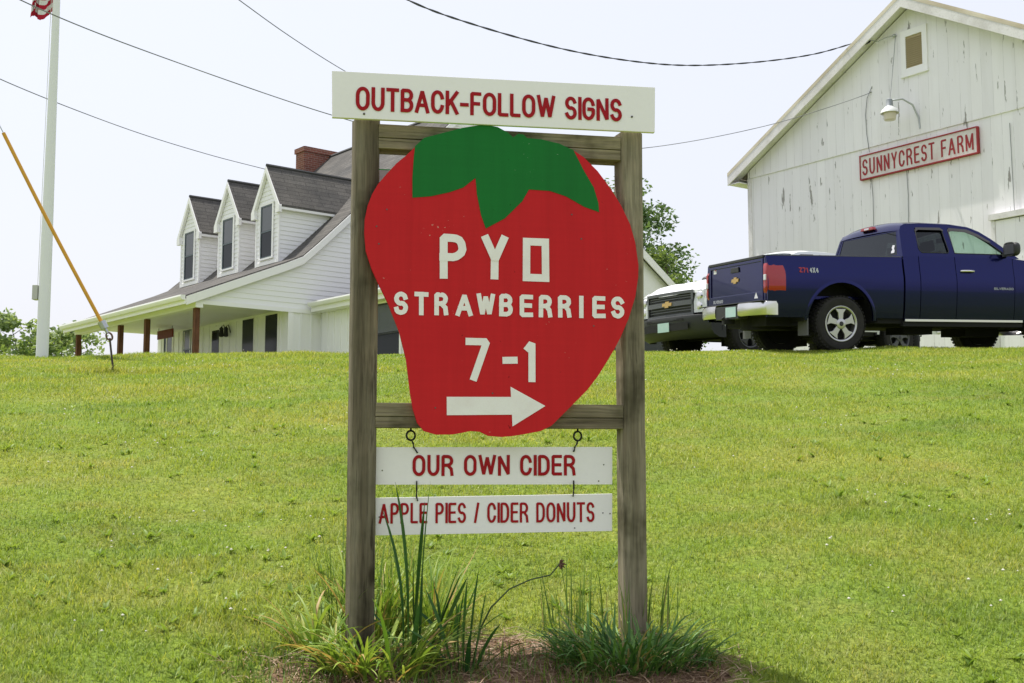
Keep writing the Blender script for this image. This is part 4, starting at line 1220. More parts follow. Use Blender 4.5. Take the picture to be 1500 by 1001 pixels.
# gooseneck lamp
o = empty('barn_lamp', bpt(5.33, -0.03, 9.32), BROT)
tag(o, 'gooseneck barn lamp with pale shade above the barn sign', 'lamp')
m = MB(); m.tube([(0.08, 0, -0.02), (0.06, -0.02, 0.25), (0.0, -0.15, 0.55), (-0.12, -0.36, 0.68), (-0.27, -0.52, 0.66), (-0.32, -0.56, 0.62)], 0.022, 8); m.build('arm', STEEL, o, smooth=60)
m = MB(); m.lathe([(0.04, 0.40), (0.07, 0.38), (0.085, 0.22), (0.10, 0.20)], (-0.33, -0.57, 0.30), 'z', 20); m.build('socket', mat('lamp grey', (0.30, 0.32, 0.34), 0.5, 0.3), o, smooth=40)
m = MB(); m.lathe([(0.10, 0.205), (0.19, 0.12), (0.215, 0.05), (0.205, 0.045), (0.17, 0.11)], (-0.33, -0.57, 0.30), 'z', 24)
m.build('lamp_shade', painted('lamp white', (0.72, 0.73, 0.72), 0.4, 0.1, 4), o, smooth=40)
m = MB(); m.lathe([(0.15, 0.08), (0.145, 0.0), (0.13, -0.11), (0.02, -0.12)], (-0.33, -0.57, 0.30), 'z', 20); m.build('lens', mat('lamp lens', (0.62, 0.56, 0.44), 0.25), o, smooth=40)
# floodlight bracket under the rake and cables down the wall
o = empty('floodlight', bpt(4.82, -0.04, 11.72), BROT)
tag(o, 'small dark floodlight on a bent bracket under the barn rake', 'floodlight')
m = MB(); m.lathe([(0.04, 0), (0.045, -0.05), (0.02, -0.08)], (0, 0, 0), 'y', 10); m.tube([(0, -0.06, 0), (-0.22, -0.14, -0.02), (-0.35, -0.2, -0.08), (-0.55, -0.25, 0.02)], 0.014, 6); m.build('bracket', STEEL, o, smooth=60)
m = MB(); m.lathe([(0.02, 0.0), (0.05, -0.04), (0.065, -0.16), (0.04, -0.165)], (-0.56, -0.20, 0.02), 'x', 12); m.build('lamp_head', IRON, o, smooth=60)
GREYWIRE = mat('grey wire', (0.26, 0.27, 0.28), 0.7)
def bcable(label, pts, r=0.008):
    p0 = bpt(*pts[-1])
    m = MB(); m.tube([bpt(*p) - p0 for p in pts], r, 6)
    o = m.build('wall_cable', GREYWIRE, smooth=60); o.location = p0
    tag(o, label, 'cable', 'cables running down the barn wall')
bcable('thin cable hanging from the floodlight down to the barn lamp', [(4.84, -0.06, 11.7), (4.87, -0.2, 11.1), (4.94, -0.42, 10.4), (5.0, -0.58, 9.99)])
bcable('thin cable dropping from the wire hook to the left end of the barn sign', [(4.12, -0.05, 10.66), (3.98, -0.07, 10.4), (3.90, -0.05, 10.0), (3.92, -0.05, 9.5), (3.98, -0.05, 9.05)])
bcable('thin cable below the left end of the barn sign', [(4.0, -0.03, 8.38), (4.03, -0.03, 7.9), (4.02, -0.03, 7.2), (4.05, -0.03, 6.2)])
bcable('thin cable below the middle of the barn sign', [(5.0, -0.03, 8.38), (5.02, -0.03, 7.8), (5.0, -0.03, 7.0), (5.02, -0.03, 6.2)])
bcable('short cable hanging beside the top of the barn sliding door', [(7.65, -0.03, 8.9), (7.66, -0.03, 8.0), (7.67, -0.03, 6.96)])

# ------------------------------------------------------------------ pickup trucks
def glassmat(name, tint, gloss=0.12, rough=0.02):
    m = bpy.data.materials.new(name); m.use_nodes = True; t = NT(m); t.n.remove(t.b)
    tr = t.new('ShaderNodeBsdfTransparent'); tr.inputs[0].default_value = (*tint, 1)
    gl = t.new('ShaderNodeBsdfGlossy'); gl.inputs['Roughness'].default_value = rough; gl.inputs[0].default_value = (0.9, 0.95, 1, 1)
    lw = t.new('ShaderNodeLayerWeight'); lw.inputs[0].default_value = 0.5
    mx = t.new('ShaderNodeMixShader'); t.link(t.math('ADD', 0.035, t.math('MULTIPLY', t.math('POWER', lw.outputs['Facing'], 4.0), 0.8)), mx.inputs[0]); t.link(tr.outputs[0], mx.inputs[1]); t.link(gl.outputs[0], mx.inputs[2])
    t.link(mx.outputs[0], t.n['Material Output'].inputs[0]); return m
GLASS = glassmat('green tinted glass', (0.66, 0.80, 0.72))
TINT = glassmat('dark tinted glass', (0.035, 0.04, 0.045), 0.16)
def carpaint(name, col, dust=0.25, metal=0.0, rough=0.35, coat=0.3):
    m = mat(name, col, rough, metal, 0.3, coat=coat); t = NT(m)
    n = t.noise(t.coord((1.2, 1.2, 1.2)), 2.5, 5, 0.6); q = t.sep(t.coord())
    low = t.ramp(q[2], [(0.38, (1, 1, 1)), (0.75, (0, 0, 0))])
    f = t.math('MULTIPLY', t.math('MULTIPLY', low, t.ramp(n, [(0.3, (0.2, 0.2, 0.2)), (0.7, (1, 1, 1))])), dust)
    t.link(t.mix(f, col, (0.06, 0.055, 0.05)), t.b.inputs['Base Color'])
    t.link(t.math('ADD', rough, t.math('MULTIPLY', f, 0.6)), t.b.inputs['Roughness'])
    return m
BLUE = carpaint('dark blue paint', (0.008, 0.011, 0.080), 0.05, metal=0.85, rough=0.2, coat=0.32)
WHITEP = carpaint('white paint', (0.78, 0.79, 0.80), 0.2)
CHROME = mat('chrome', (0.74, 0.73, 0.72), 0.28, 1.0)
ALLOY = mat('alloy', (0.50, 0.50, 0.49), 0.32, 0.85)
RUBBER = painted('tyre rubber', (0.022, 0.021, 0.02), 0.9, 0.6, 8, dirtcol=(0.05, 0.045, 0.04))
PLASTIC = mat('black plastic', (0.025, 0.026, 0.028), 0.55)
GRILLEG = mat('grille grey', (0.10, 0.105, 0.115), 0.45)
UNDER = mat('underbody', (0.012, 0.012, 0.012), 0.9)
TAIL = mat('red lamp', (0.34, 0.006, 0.009), 0.12, 0, 0.5, 0.6)
LENS = mat('clear lamp', (0.62, 0.64, 0.66), 0.1, 0, 0.5, 0.5)
GOLD = mat('gold emblem', (0.62, 0.42, 0.16), 0.35, 0.7)
PLATE = painted('number plate', (0.42, 0.60, 0.58), 0.5, 0.5, 14, dirtcol=(0.62, 0.68, 0.66))
SEATM = mat('seat cloth', (0.045, 0.045, 0.05), 0.9)
DECR = mat('decal red', (0.36, 0.02, 0.03), 0.4)
DECG = mat('decal grey', (0.42, 0.44, 0.47), 0.4)
MUD = mat('mud flap', (0.12, 0.12, 0.125), 0.5)
VISOR = mat('smoked visor', (0.06, 0.055, 0.055), 0.25)
RAIL = mat('rail', (0.10, 0.10, 0.11), 0.35)
STEELRIM = mat('steel wheel', (0.10, 0.10, 0.105), 0.5, 0.5)
STICK = mat('sticker white', (0.72, 0.72, 0.74), 0.5)

HH = [0.25, 0.42, 0.62, 0.88, 1.02, 1.10, 1.16, 1.30, 1.40]
HV = [0.925, 0.955, 0.985, 1.00, 1.00, 0.992, 0.975, 0.955, 0.945]
def hw(h, u=0.0):
    b = float(np.interp(h, HH, HV))
    if u < -0.95: b -= 0.035 * ((-0.95 - u) / 0.17)**2
    if u > 4.0: b -= 0.16 * ((u - 4.0) / 0.55)**2
    return b
WH = 0.385; WB = 3.645; AR = 0.525
def arch(u, base):
    b = base
    for c in (0.03, WB):
        if abs(u - c) < AR: b = max(b, WH + 0.04 + math.sqrt(AR * AR - (u - c)**2) * 1.03)
    return b
def skin(u0, u1, base, top, s, rows=12, off=0.0, lip=0.03):
    us = set(np.linspace(u0, u1, max(3, int((u1 - u0) / 0.06) + 1)).tolist())
    for c in (0.03, WB):
        for k in np.linspace(-1, 1, 41):
            v = c + AR * math.sin(k * math.pi / 2) * 0.99999
            if u0 < v < u1: us.add(float(v))
    us = sorted(us); m = MB(); g_ = []
    for u in us:
        b = arch(u, base); t = top(u) if callable(top) else top
        b = min(b, t - 0.01)
        r = [(u, s * (hw(b, u) - lip), b)]
        for i in range(rows + 1):
            h = b + (t - b) * i / rows
            r.append((u, s * (hw(h, u) + off), h))
        r.append((u, s * (hw(t, u) - lip * 1.5), t + 0.004))
        g_.append(r)
    m.grid(g_)
    m.grid([[(p[0], p[1] - s * lip if 0 < i else p[1], p[2]) for i, p in enumerate(g_[0])], g_[0]]) if lip else None
    m.grid([g_[-1], [(p[0], p[1] - s * lip if 0 < i else p[1], p[2]) for i, p in enumerate(g_[-1])]])
    return m
def hwU(h): return 0.945 - (h - 1.37) * 0.40
def emblem(mb, fn, w, h):
    q = [(-1, -.5), (-.40, -.5), (-.46, -1), (.28, -1), (.34, -.5), (.9, -.5), (1, .5), (.40, .5), (.46, 1), (-.28, 1), (-.34, .5), (-.9, .5)]
    mb.prism([(a * w / 2, b * h / 2) for a, b in q], fn, 0, 0.012)

def wheel_parts(root, u, s, rimmat):
    w = bpy.data.objects.new('wheel', None); w.location = (u, s * 0.85, WH); w.empty_display_size = .2; link(w, root)
    m = MB(); R0 = WH + 0.005; 
    m.lathe([(0.245, -0.115), (0.30, -0.132), (0.355, -0.128), (R0 - 0.008, -0.105), (R0, -0.06), (R0, 0.06), (R0 - 0.008, 0.105), (0.355, 0.128), (0.30, 0.132), (0.245, 0.115)], axis='y', n=48, close=True)
    for k in range(44):
        a = 2 * math.pi * k / 44
        for j, t in ((0, -0.085), (0.5, 0.0), (0, 0.085)):
            aa = a + j * 2 * math.pi / 44
            c = Vector((math.cos(aa) * (R0 + 0.003), t, math.sin(aa) * (R0 + 0.003))); tg = Vector((-math.sin(aa), 0, math.cos(aa)))
            m.bar(c - tg * 0.017, c + tg * 0.017, 0.06, 0.012, (math.cos(aa), 0, math.sin(aa)))
    m.build('tyre', RUBBER, w, smooth=35)
    o = s  # outward direction
    m = MB(); m.lathe([(0.248, o * -0.11), (0.248, o * 0.112), (0.258, o * 0.122), (0.250, o * 0.128), (0.228, o * 0.118), (0.222, o * 0.08), (0.222, o * -0.11)], axis='y', n=48, close=True)
    for k in range(5):
        a0 = 2 * math.pi * k / 5 + math.pi / 2
        q = []
        for r, da in ((0.05, 38), (0.10, 22), (0.16, 15.5), (0.226, 22)): q.append((r, R(da)))
        pl = [(r * math.cos(a0 + d), r * math.sin(a0 + d)) for r, d in q] + [(r * math.cos(a0 - d), r * math.sin(a0 - d)) for r, d in q[::-1]]
        m.prism(pl, lambda a, b, d: (a, o * (0.085 + d - 0.10 * max(0, math.hypot(a, b) - 0.13) * 0.0), b), 0, 0.032)
    m.lathe([(0.075, o * 0.07), (0.075, o * 0.122), (0.06, o * 0.128)], axis='y', n=24)
    m.build('rim', rimmat, w, smooth=35, bevel=0.004)
    m = MB(); m.lathe([(0.243, o * -0.125), (0.243, o * -0.113)], axis='y', n=32); m.lathe([(0.22, o * 0.02), (0.22, o * 0.03)], axis='y', n=32); m.build('brake_shade_disc', UNDER, w)  # first disc is added: dark colour stands for shade inside the barrel
    m = MB(); m.lathe([(0.034, o * 0.128), (0.030, o * 0.134)], axis='y', n=20); m.build('hub_cap', PLASTIC, w)

def pickup(label, loc, rz, paint, white=False, tilt=(0, 0)):
    root = empty('pickup_truck', loc, rz)
    root.rotation_euler = (tilt[0], tilt[1], rz)
    tag(root, label, 'pickup truck')
    # cargo bed
    m = MB()
    bt = lambda u: 1.325 + 0.012 * (u + 1.1)
    for s in (-1, 1):
        k = skin(-1.115, 1.035, 0.47, bt, s); m.v, m.f = (k.v, k.f) if not m.v else (m.v + k.v, m.f + [tuple(i + len(m.v) for i in f) for f in k.f])
    for s in (-1, 1):
        a, b = sorted((s * 0.80, s * 0.905)); m.box(-1.10, 1.03, a, b, 1.03, 1.332)
    m.box(-1.08, 1.03, -0.80, 0.80, 0.74, 0.78); m.box(0.98, 1.03, -0.80, 0.80, 0.78, 1.335)
    for s in (-1, 1):                                   # corner caps beside the tailgate
        a, b = sorted((s * 0.856, s * 0.905)); m.box(-1.118, -1.05, a, b, 0.6, 1.31)
    bed = m.build('cargo_bed', paint, root, smooth=40)
    m = MB()
    for s in (-1, 1): m.bar((-1.10, s * 0.885, 1.335), (1.03, s * 0.885, 1.36), 0.10, 0.012)
    m.build('rail_cap', paint if white else RAIL, bed)
    # raised arch lips
    for s in (-1, 1):
        for c in (0.03, WB):
            m = MB(); rows = []
            for k in range(25):
                a = math.pi * k / 24; r = []
                for rr_, of in ((AR - 0.005, -0.02), (AR, 0.007), (AR + 0.03, 0.006), (AR + 0.05, -0.002)):
                    u = c + rr_ * math.cos(a); h = max(0.43, WH + 0.04 + rr_ * math.sin(a) * 1.03)
                    r.append((u, s * (hw(h, u) + of), h))
                rows.append(r)
            m.grid(rows); m.build('arch_lip', paint, root, smooth=50)
    m = MB()                                            # wheel wells
    for s in (-1, 1):
        for c in (0.03, WB):
            rows = [[(c + (AR + 0.07) * math.cos(math.pi * k / 16), s * v, WH + 0.03 + (AR + 0.07) * math.sin(math.pi * k / 16)) for v in (0.965, 0.60)] for k in range(17)]
            m.grid(rows); m.add([r[1] for r in rows], [tuple(range(17))])
    m.box(-0.95, 4.35, -0.60, 0.60, 0.36, 0.62); m.box(0.62, 3.05, -0.90, 0.90, 0.40, 0.50); m.box(-1.05, -0.55, -0.86, 0.86, 0.50, 0.74)
    for c in (0, WB): m.tube([(c, -0.8, WH), (c, 0.8, WH)], 0.055, 10)
    m.lathe([(0.12, 0.0), (0.12, 0.06), (0.05, 0.08)], (0, 0, WH - 0.02), 'x', 14)
    m.lathe([(0.20, -0.1), (0.37, -0.1), (0.38, 0.1), (0.20, 0.1)], (-0.62, 0, 0.42), 'z', 24)
    m.box(0.7, 1.0, 0.2, 0.6, 0.28, 0.40); m.box(1.4, 1.9, -0.45, 0.0, 0.26, 0.38); m.box(2.6, 3.2, -0.3, 0.3, 0.24, 0.4)
    m.build('underbody', UNDER, root)
    # tailgate
    m = MB()
    m.prism([(-0.85, 0.70), (0.85, 0.70), (0.85, 1.30), (-0.85, 1.30)], lambda a, b, d: (-1.06 - d, a, b), 0, 0.055)
    m.prism([(-0.85, 0.70), (0.85, 0.70), (0.85, 1.30), (-0.85, 1.30)], lambda a, b, d: (-1.115 - d, a, b), 0, 0.014,
            holes=[[(-0.79, 0.835), (0.79, 0.835), (0.79, 1.255), (-0.79, 1.255)]])
    tg = m.build('tailgate', paint, root, bevel=0.008)
    m = MB(); m.box(-1.135, -1.04, -0.86, 0.86, 1.302, 1.345); m.build('top_cap', PLASTIC, tg, bevel=0.01)
    m = MB(); m.prism([(-0.13, 1.16), (0.13, 1.16), (0.11, 1.235), (-0.11, 1.235)], lambda a, b, d: (-1.115 - d, a, b), 0, 0.02); m.build('handle', PLASTIC, tg, bevel=0.006)
    m = MB(); emblem(m, lambda a, b, d: (-1.116 - d, -a, b + 1.045), 0.23, 0.092); m.build('emblem', GOLD, tg)
    m = MB(); text(m, 'SILVERADO', -0.70, -0.38, 0.735, 0.05, 0.010, lambda a, b, d: (-1.131 - d, -a, b)); m.build('lettering', DECG, tg, recalc=False)
    if not white:
        m = MB(); m.prism([(0.62, 1.19), (0.71, 1.19), (0.71, 1.25), (0.62, 1.25)], lambda a, b, d: (-1.116 - d, a, b), 0, 0.003); q = m.build('sticker', STICK, tg)
        m = MB(); m.prism([(0.63, 1.235), (0.665, 1.235), (0.665, 1.27), (0.63, 1.27)], lambda a, b, d: (-1.1195 - d, a, b), 0, 0.0015); m.build('sticker_mark', DECR, q)
        m = MB(); m.prism([(-0.71, 0.745), (-0.60, 0.745), (-0.655, 0.83)], lambda a, b, d: (-1.130 - d, a, b), 0, 0.002); m.build('sticker', STICK, tg)
    # tail lamps
    for s in (-1, 1):
        m = MB(); rows = []
        plan = [(-0.855, hw(1.0) + 0.006), (-1.02, hw(1.0, -1.02) + 0.008), (-1.09, hw(1.0, -1.09) + 0.004), (-1.128, 0.955), (-1.134, 0.925), (-1.134, 0.875)]
        for i in range(9):
            h = 0.80 + 0.43 * i / 8; f = 0.0 if 0 < i < 8 else 0.02
            cut = 0.04 * max(0, (h - 1.1) / 0.13)
            rows.append([(u - cut * (1 if j == 0 else 0) + (f if j > 2 else 0), s * (v + (hw(h) - hw(1.0) if j < 3 else 0) - f), h) for j, (u, v) in enumerate(plan)])
        m.grid(rows); m.add([p for p in rows[0]], [tuple(range(6))]); m.add([p for p in rows[-1]], [tuple(range(6))])
        tl = m.build('tail_lamp', TAIL, root, smooth=50)
        m = MB(); a, b = sorted((s * 0.885, s * 0.95)); m.box(-1.142, -1.12, a, b, 0.985, 1.065); m.build('reverse_lamp', LENS, tl, bevel=0.006)
    # rear bumper
    m = MB()
    def pl(a0, a1, n=8):
        return [(a0 + (a1 - a0) * i / n) for i in range(n + 1)]
    bu = lambda v: -1.27 + 0.10 * max(0, (abs(v) - 0.6) / 0.4)**2
    CHB = CHROME
    for s in (-1, 1):
        rows = []
        for h, o_ in ((0.50, 0.02), (0.52, 0.0), (0.62, -0.004), (0.675, 0.006), (0.69, 0.03)):
            r = [(bu(v) + o_, s * v, h) for v in pl(0.36, 0.985, 8)] + [(-1.15, s * 0.998, h), (-0.97, s * 0.985, h)]
            rows.append(r)
        m.grid(rows); m.add(rows[-1] + [(-1.1, s * 0.36, 0.69)], [tuple(range(len(rows[-1]) + 1))])
        m.box(-1.20, -1.14, min(0, s * 0.4), max(0, s * 0.4), 0.52, 0.64)
    rb = m.build('rear_bumper', CHB, root, smooth=45)
    m = MB(); m.box(-1.262, -1.10, -0.36, 0.36, 0.47, 0.66); m.box(-1.25, -1.13, -0.98, 0.98, 0.688, 0.70); m.build('bumper_step', PLASTIC, rb, bevel=0.01)
    m = MB(); m.box(-1.272, -1.264, -0.30, 0.02, 0.50, 0.645)
    if not white: m.build('licence_plate', PLATE, rb)
    m = MB(); m.box(-1.32, -1.15, -0.04, 0.04, 0.40, 0.47); m.tube([(-1.3, 0, 0.46), (-1.33, 0, 0.50)], 0.025, 10); m.build('tow_hitch', UNDER, rb)
    for s in (-1, 1):
        m = MB(); m.prism([(s * 0.70, 0.22), (s * 0.97, 0.22), (s * 0.965, 0.62), (s * 0.70, 0.62)], lambda a, b, d: (-0.49 - d, a, b), 0, 0.012)
        m.build('mud_flap', MUD, root)
    # cab sides, doors, front wings
    belt = 1.375
    ft = lambda u: float(np.interp(u, [2.9, 3.1, 3.6, 4.1, 4.35, 4.52], [1.375, 1.36, 1.315, 1.25, 1.18, 1.08]))
    m = MB()
    for s in (-1, 1):
        for k in (skin(1.065, 1.315, 0.44, belt, s),):
            m.add(k.v, k.f)
    low = MB()
    out = [(1.06, 1.372), (1.075, 1.50), (1.115, 1.76), (1.15, 1.83), (1.22, 1.865), (1.5, 1.885), (2.0, 1.882), (2.30, 1.85), (2.48, 1.785), (2.66, 1.675), (2.86, 1.525), (3.06, 1.376)]
    rw = [(1.375, 1.46), (1.36, 1.50), (1.385, 1.78), (1.41, 1.81), (1.80, 1.815), (1.835, 1.79), (1.862, 1.46), (1.84, 1.435), (1.40, 1.435)]
    fw_ = [(1.955, 1.435), (1.945, 1.79), (1.97, 1.818), (2.24, 1.80), (2.40, 1.735), (2.60, 1.615), (2.80, 1.465), (2.80, 1.435)]
    for s in (-1, 1):
        m.prism(out, lambda a, b, d: (a, s * (hwU(b) - d), b), 0, 0.05, holes=[rw, fw_])
    # roof skin
    ro = [(1.115, 1.76), (1.15, 1.83), (1.22, 1.865), (1.5, 1.885), (2.0, 1.882), (2.30, 1.85), (2.42, 1.81)]
    rows = []
    for u, h in ro:
        r = []
        for i in range(17):
            t = -1 + i / 8
            fl = 1.0 if u > 1.2 else 0.35
            r.append((u - 0.02 * (1 - t * t) * (1 if u < 1.2 else -1.5 if u > 2.2 else 0), t * hwU(h), h + 0.062 * fl * (1 - abs(t)**3)))
        rows.append(r)
    m.grid(rows)
    cab = m.build('cab', paint, root, smooth=40)
    # cab back with its window
    ub = lambda h: 1.062 + (h - 1.372) * 0.15
    m = MB()
    fr = [(-0.93, 1.20), (0.93, 1.20), (hwU(1.40) - 0.01, 1.40), (hwU(1.76) - 0.01, 1.78), (-hwU(1.76) + 0.01, 1.78), (-hwU(1.40) + 0.01, 1.40)]
    ho = [(-0.80, 1.40), (0.80, 1.40), (0.70, 1.755), (-0.70, 1.755)]
    m.prism(fr, lambda a, b, d: (ub(b) + d, a, b), 0, 0.03, holes=[ho]); m.build('cab_back', paint, cab)
    m = MB(); m.add([(ub(b) + 0.006, a, b) for a, b in ho], [(0, 1, 2, 3)]); rwn = m.build('rear_window', TINT, root)
    if not white:
        m = MB(); m.prism([(-0.72, 1.44), (-0.64, 1.44), (-0.64, 1.47), (-0.665, 1.49), (-0.64, 1.52), (-0.66, 1.56), (-0.71, 1.55), (-0.70, 1.50), (-0.72, 1.475)], lambda a, b, d: (ub(b) + 0.004 - d, a, b), 0, 0.002); m.build('sticker', STICK, rwn)
    m = MB()
    m.prism([(-0.17, 0), (0.17, 0), (0.15, 0.045), (-0.15, 0.045)], lambda a, b, d: (1.085 + d, a, b + 1.845), 0, 0.06); m.build('brake_lamp', TAIL, cab, bevel=0.008)
    m = MB(); m.box(1.082, 1.10, -0.06, 0.06, 1.855, 1.88); m.build('cargo_lamp', LENS, cab)
    # doors
    for s in (-1, 1):
        d2 = skin(1.325, 1.925, 0.455, belt, s, off=0.002).build('rear_door', paint, root, smooth=40)
        d1 = skin(1.935, 2.925, 0.455, belt, s, off=0.002).build('front_door', paint, root, smooth=40)
        m = MB(); h0 = 1.17; yy = hw(h0) + 0.002
        m.tube([(2.02, s * yy, h0), (2.035, s * (yy + 0.035), h0), (2.13, s * (yy + 0.04), h0 + 0.002), (2.215, s * (yy + 0.034), h0), (2.23, s * yy, h0)], 0.017, 8)
        m.build('handle', CHROME if not white else paint, d1, smooth=60)
        if not white and s < 0:
            m = MB(); text(m, 'SILVERADO', 2.56, 2.90, 0.905, 0.035, 0.007, lambda a, b, d: (a, -(hw(b) + 0.005 + d), b)); m.build('lettering', DECG, d1, recalc=False)
        for nm, w_, gm in (('rear_side_window', rw, TINT), ('front_side_window', fw_, GLASS)):
            m = MB(); m.add([(a, s * (hwU(b) - 0.02), b) for a, b in w_], [tuple(range(len(w_)))])
            m.build(nm, gm, root)
        m = MB()                                         # rubber seals and vent visors
        for w_ in (rw, fw_):
            m.tube([(a, s * (hwU(b) + 0.001), b) for a, b in w_], 0.007, 6, closed=True)
        m.build('window_seal', PLASTIC, root, smooth=60)
        m = MB()
        v1 = [(1.375, 1.755), (1.39, 1.815), (1.80, 1.825), (1.845, 1.795), (1.845, 1.765), (1.80, 1.785), (1.42, 1.78)]
        v2 = [(1.945, 1.76), (1.955, 1.825), (2.26, 1.812), (2.44, 1.735), (2.62, 1.62), (2.56, 1.615), (2.40, 1.70), (2.22, 1.765), (1.99, 1.775)]
        for v_ in (v1, v2): m.prism(v_, lambda a, b, d: (a, s * (hwU(b) + 0.006 + d + 0.6 * max(0, 1.82 - b) * 0.15), b), 0, 0.012)
        m.build('vent_visor', VISOR, root)
        # mirror
        m = MB()
        c = Vector((2.83, s * 1.09, 1.50))
        rows = []
        for i in range(7):
            u = -0.07 + 0.14 * i / 6; k = math.sqrt(max(0.05, 1 - (u / 0.085)**2)) if i > 0 else 1.0
            rows.append([(c.x + u, c.y + 0.125 * k * math.copysign(abs(math.cos(a))**0.6, math.cos(a)), c.z + 0.105 * k * math.copysign(abs(math.sin(a))**0.6, math.sin(a))) for a in [2 * math.pi * j / 20 for j in range(21)]])
        m.grid(rows); m.add(rows[0][:-1], [tuple(range(20))]); m.add(rows[-1][:-1], [tuple(range(20))])
        m.bar((2.80, s * 0.93, 1.42), (2.83, s * 1.02, 1.46), 0.09, 0.05)
        mr = m.build('mirror', PLASTIC, root, smooth=50)
        m = MB(); m.box(2.756, 2.760, c.y - 0.10, c.y + 0.10, 1.43, 1.57); m.build('mirror_glass', CHROME, mr)
        # bright rocker strip
        m = MB(); m.bar((1.07, s * (hw(0.43) + 0.008), 0.445), (3.08, s * (hw(0.43) + 0.008), 0.445), 0.022, 0.032); m.build('rocker_trim', CHROME if not white else PLASTIC, root)
        m = MB(); m.box(1.06, 3.10, min(s * 0.86, s * 0.945), max(s * 0.86, s * 0.945), 0.36, 0.432); m.build('rocker', UNDER, root)
        fdr = skin(2.935, 4.53, 0.45, ft, s).build('front_wing', paint, root, smooth=40)
    if not white:
        m = MB(); text(m, 'Z71', -0.64, -0.50, 1.095, 0.075, 0.017, lambda a, b, d: (a, -(hw(b, a) + 0.005 + d), b), gap=0.1); m.build('decal', DECR, bed, recalc=False)
        m = MB(); text(m, '4X4', -0.475, -0.335, 1.095, 0.075, 0.016, lambda a, b, d: (a, -(hw(b, a) + 0.005 + d), b), gap=0.12); m.build('decal', DECG, bed, recalc=False)
    # windscreen
    ws = [(2.42, 1.81), (2.48, 1.785), (2.66, 1.675), (2.86, 1.525), (3.06, 1.376)]
    m = MB(); rows = []
    for i, (u, h) in enumerate(ws):
        rows.append([(u + 0.10 * (1 - t * t), t * (hwU(h) - 0.055), h + (0.062 * (1 - i / 4) * (1 - abs(t)**3))) for t in [-1 + k / 6 for k in range(13)]])
    m.grid(rows); m.build('windscreen', GLASS, root, smooth=60)
    # bonnet
    m = MB(); rows = []
    for u in np.linspace(3.0, 4.50, 16):
        e = ft(u); r = []
        for i in range(15):
            t = -1 + i / 7; y_ = t * (hw(e, u) - 0.035)
            c = 0.055 * (1 - abs(t)**4) * (1 if u < 4.3 else max(0.2, 1 - (u - 4.3) / 0.25)) + (0.014 if 0.35 < abs(t) < 0.75 else 0)
            r.append((u + 0.11 * (1 - t * t) * max(0, (u - 3.9) / 0.6), y_, e + c))
        rows.append(r)
    m.grid(rows)
    fe = rows[-1]; m.grid([fe, [(p[0] + 0.012, p[1], p[2] - 0.05) for p in fe]])
    m.build('bonnet', paint, root, smooth=50)
    # front face
    fu = lambda v: 4.60 - 0.10 * v * v
    def fp(v, h, d): return (fu(v) + d, v, h)
    m = MB()
    for z0, z1, d0, d1 in ((0.70, 1.10, -0.06, -0.03),):
        rows = [[fp(v, h, -0.03) for v in np.linspace(-0.62, 0.62, 13)] for h in (z0, z1)]
        m.grid(rows)
    gr = m.build('grille', PLASTIC, root)
    m = MB()
    def hbar(za, zb, dd, v0=-0.62, v1=0.62):
        vs_ = np.linspace(v0, v1, 13)
        m.grid([[fp(v, za, dd - 0.03) for v in vs_], [fp(v, za, dd) for v in vs_], [fp(v, zb, dd) for v in vs_], [fp(v, zb, dd - 0.03) for v in vs_]])
    hbar(0.865, 0.945, 0.03); hbar(1.06, 1.11, 0.02); hbar(0.69, 0.73, 0.02)
    for s in (-1, 1): hbar(0.69, 1.11, 0.02, *sorted((s * 0.585, s * 0.635)))
    m.build('grille_bar', GRILLEG, gr, smooth=40)
    m = MB()
    for z in (0.775, 0.82, 0.985, 1.025): hbar(z, z + 0.014, -0.005, -0.58, 0.58)
    m.build('grille_slat', GRILLEG, gr)
    m = MB(); emblem(m, lambda a, b, d: (4.632 + d, a, b + 0.905), 0.27, 0.105); m.build('emblem', GOLD, gr)
    for s in (-1, 1):
        m = MB(); vs_ = [0.645, 0.72, 0.80, 0.87, 0.92]
        rows = [[(fu(v) + 0.012 - (0.03 if h > 1.0 else 0), s * v, h) for v in vs_] + [(4.42, s * 0.93, h), (4.25, s * (hw(h, 4.25) + 0.004), h)] for h in (0.72, 0.76, 0.90, 1.02, 1.10)]
        m.grid(rows); hl = m.build('headlight', LENS, root, smooth=50)
        m = MB(); m.lathe([(0.075, -0.02), (0.06, 0.012), (0.03, 0.018)], (fu(0.76) + 0.008, s * 0.76, 1.0), 'x', 16); m.lathe([(0.075, -0.02), (0.06, 0.012), (0.03, 0.018)], (fu(0.76) + 0.012, s * 0.76, 0.83), 'x', 16)
        m.build('lamp_reflector', CHROME, hl, smooth=40)
    m = MB(); rows = []
    for h, o_ in ((0.30, -0.10), (0.36, 0.02), (0.44, 0.075), (0.56, 0.085), (0.63, 0.10), (0.675, 0.09), (0.69, 0.02)):
        rows.append([(4.62 - 0.17 * (v / 0.98)**4 - 0.06 * v * v + o_, v, h) for v in np.linspace(-0.97, 0.97, 25)])
    m.grid(rows)
    for s in (-1, 1):
        m.grid([[(p[-1 if s > 0 else 0][0], p[-1 if s > 0 else 0][1], p[0][2]) for p in rows], [(4.15, s * 0.955, p[0][2]) for p in rows]])
    fb_ = m.build('front_bumper', PLASTIC if white else CHROME, root, smooth=45)
    m = MB(); m.grid([[(4.715 - 0.05 * v * v, v, h) for v in np.linspace(-0.5, 0.5, 9)] for h in (0.60, 0.64)]); m.grid([[(4.712 - 0.05 * v * v, v, h) for v in np.linspace(-0.62, 0.62, 9)] for h in (0.44, 0.56)]); m.build('bumper_inset', UNDER, fb_)
    m = MB(); m.box(4.722, 4.730, -0.155, 0.155, 0.43, 0.585); m.build('licence_plate', PLATE, fb_)
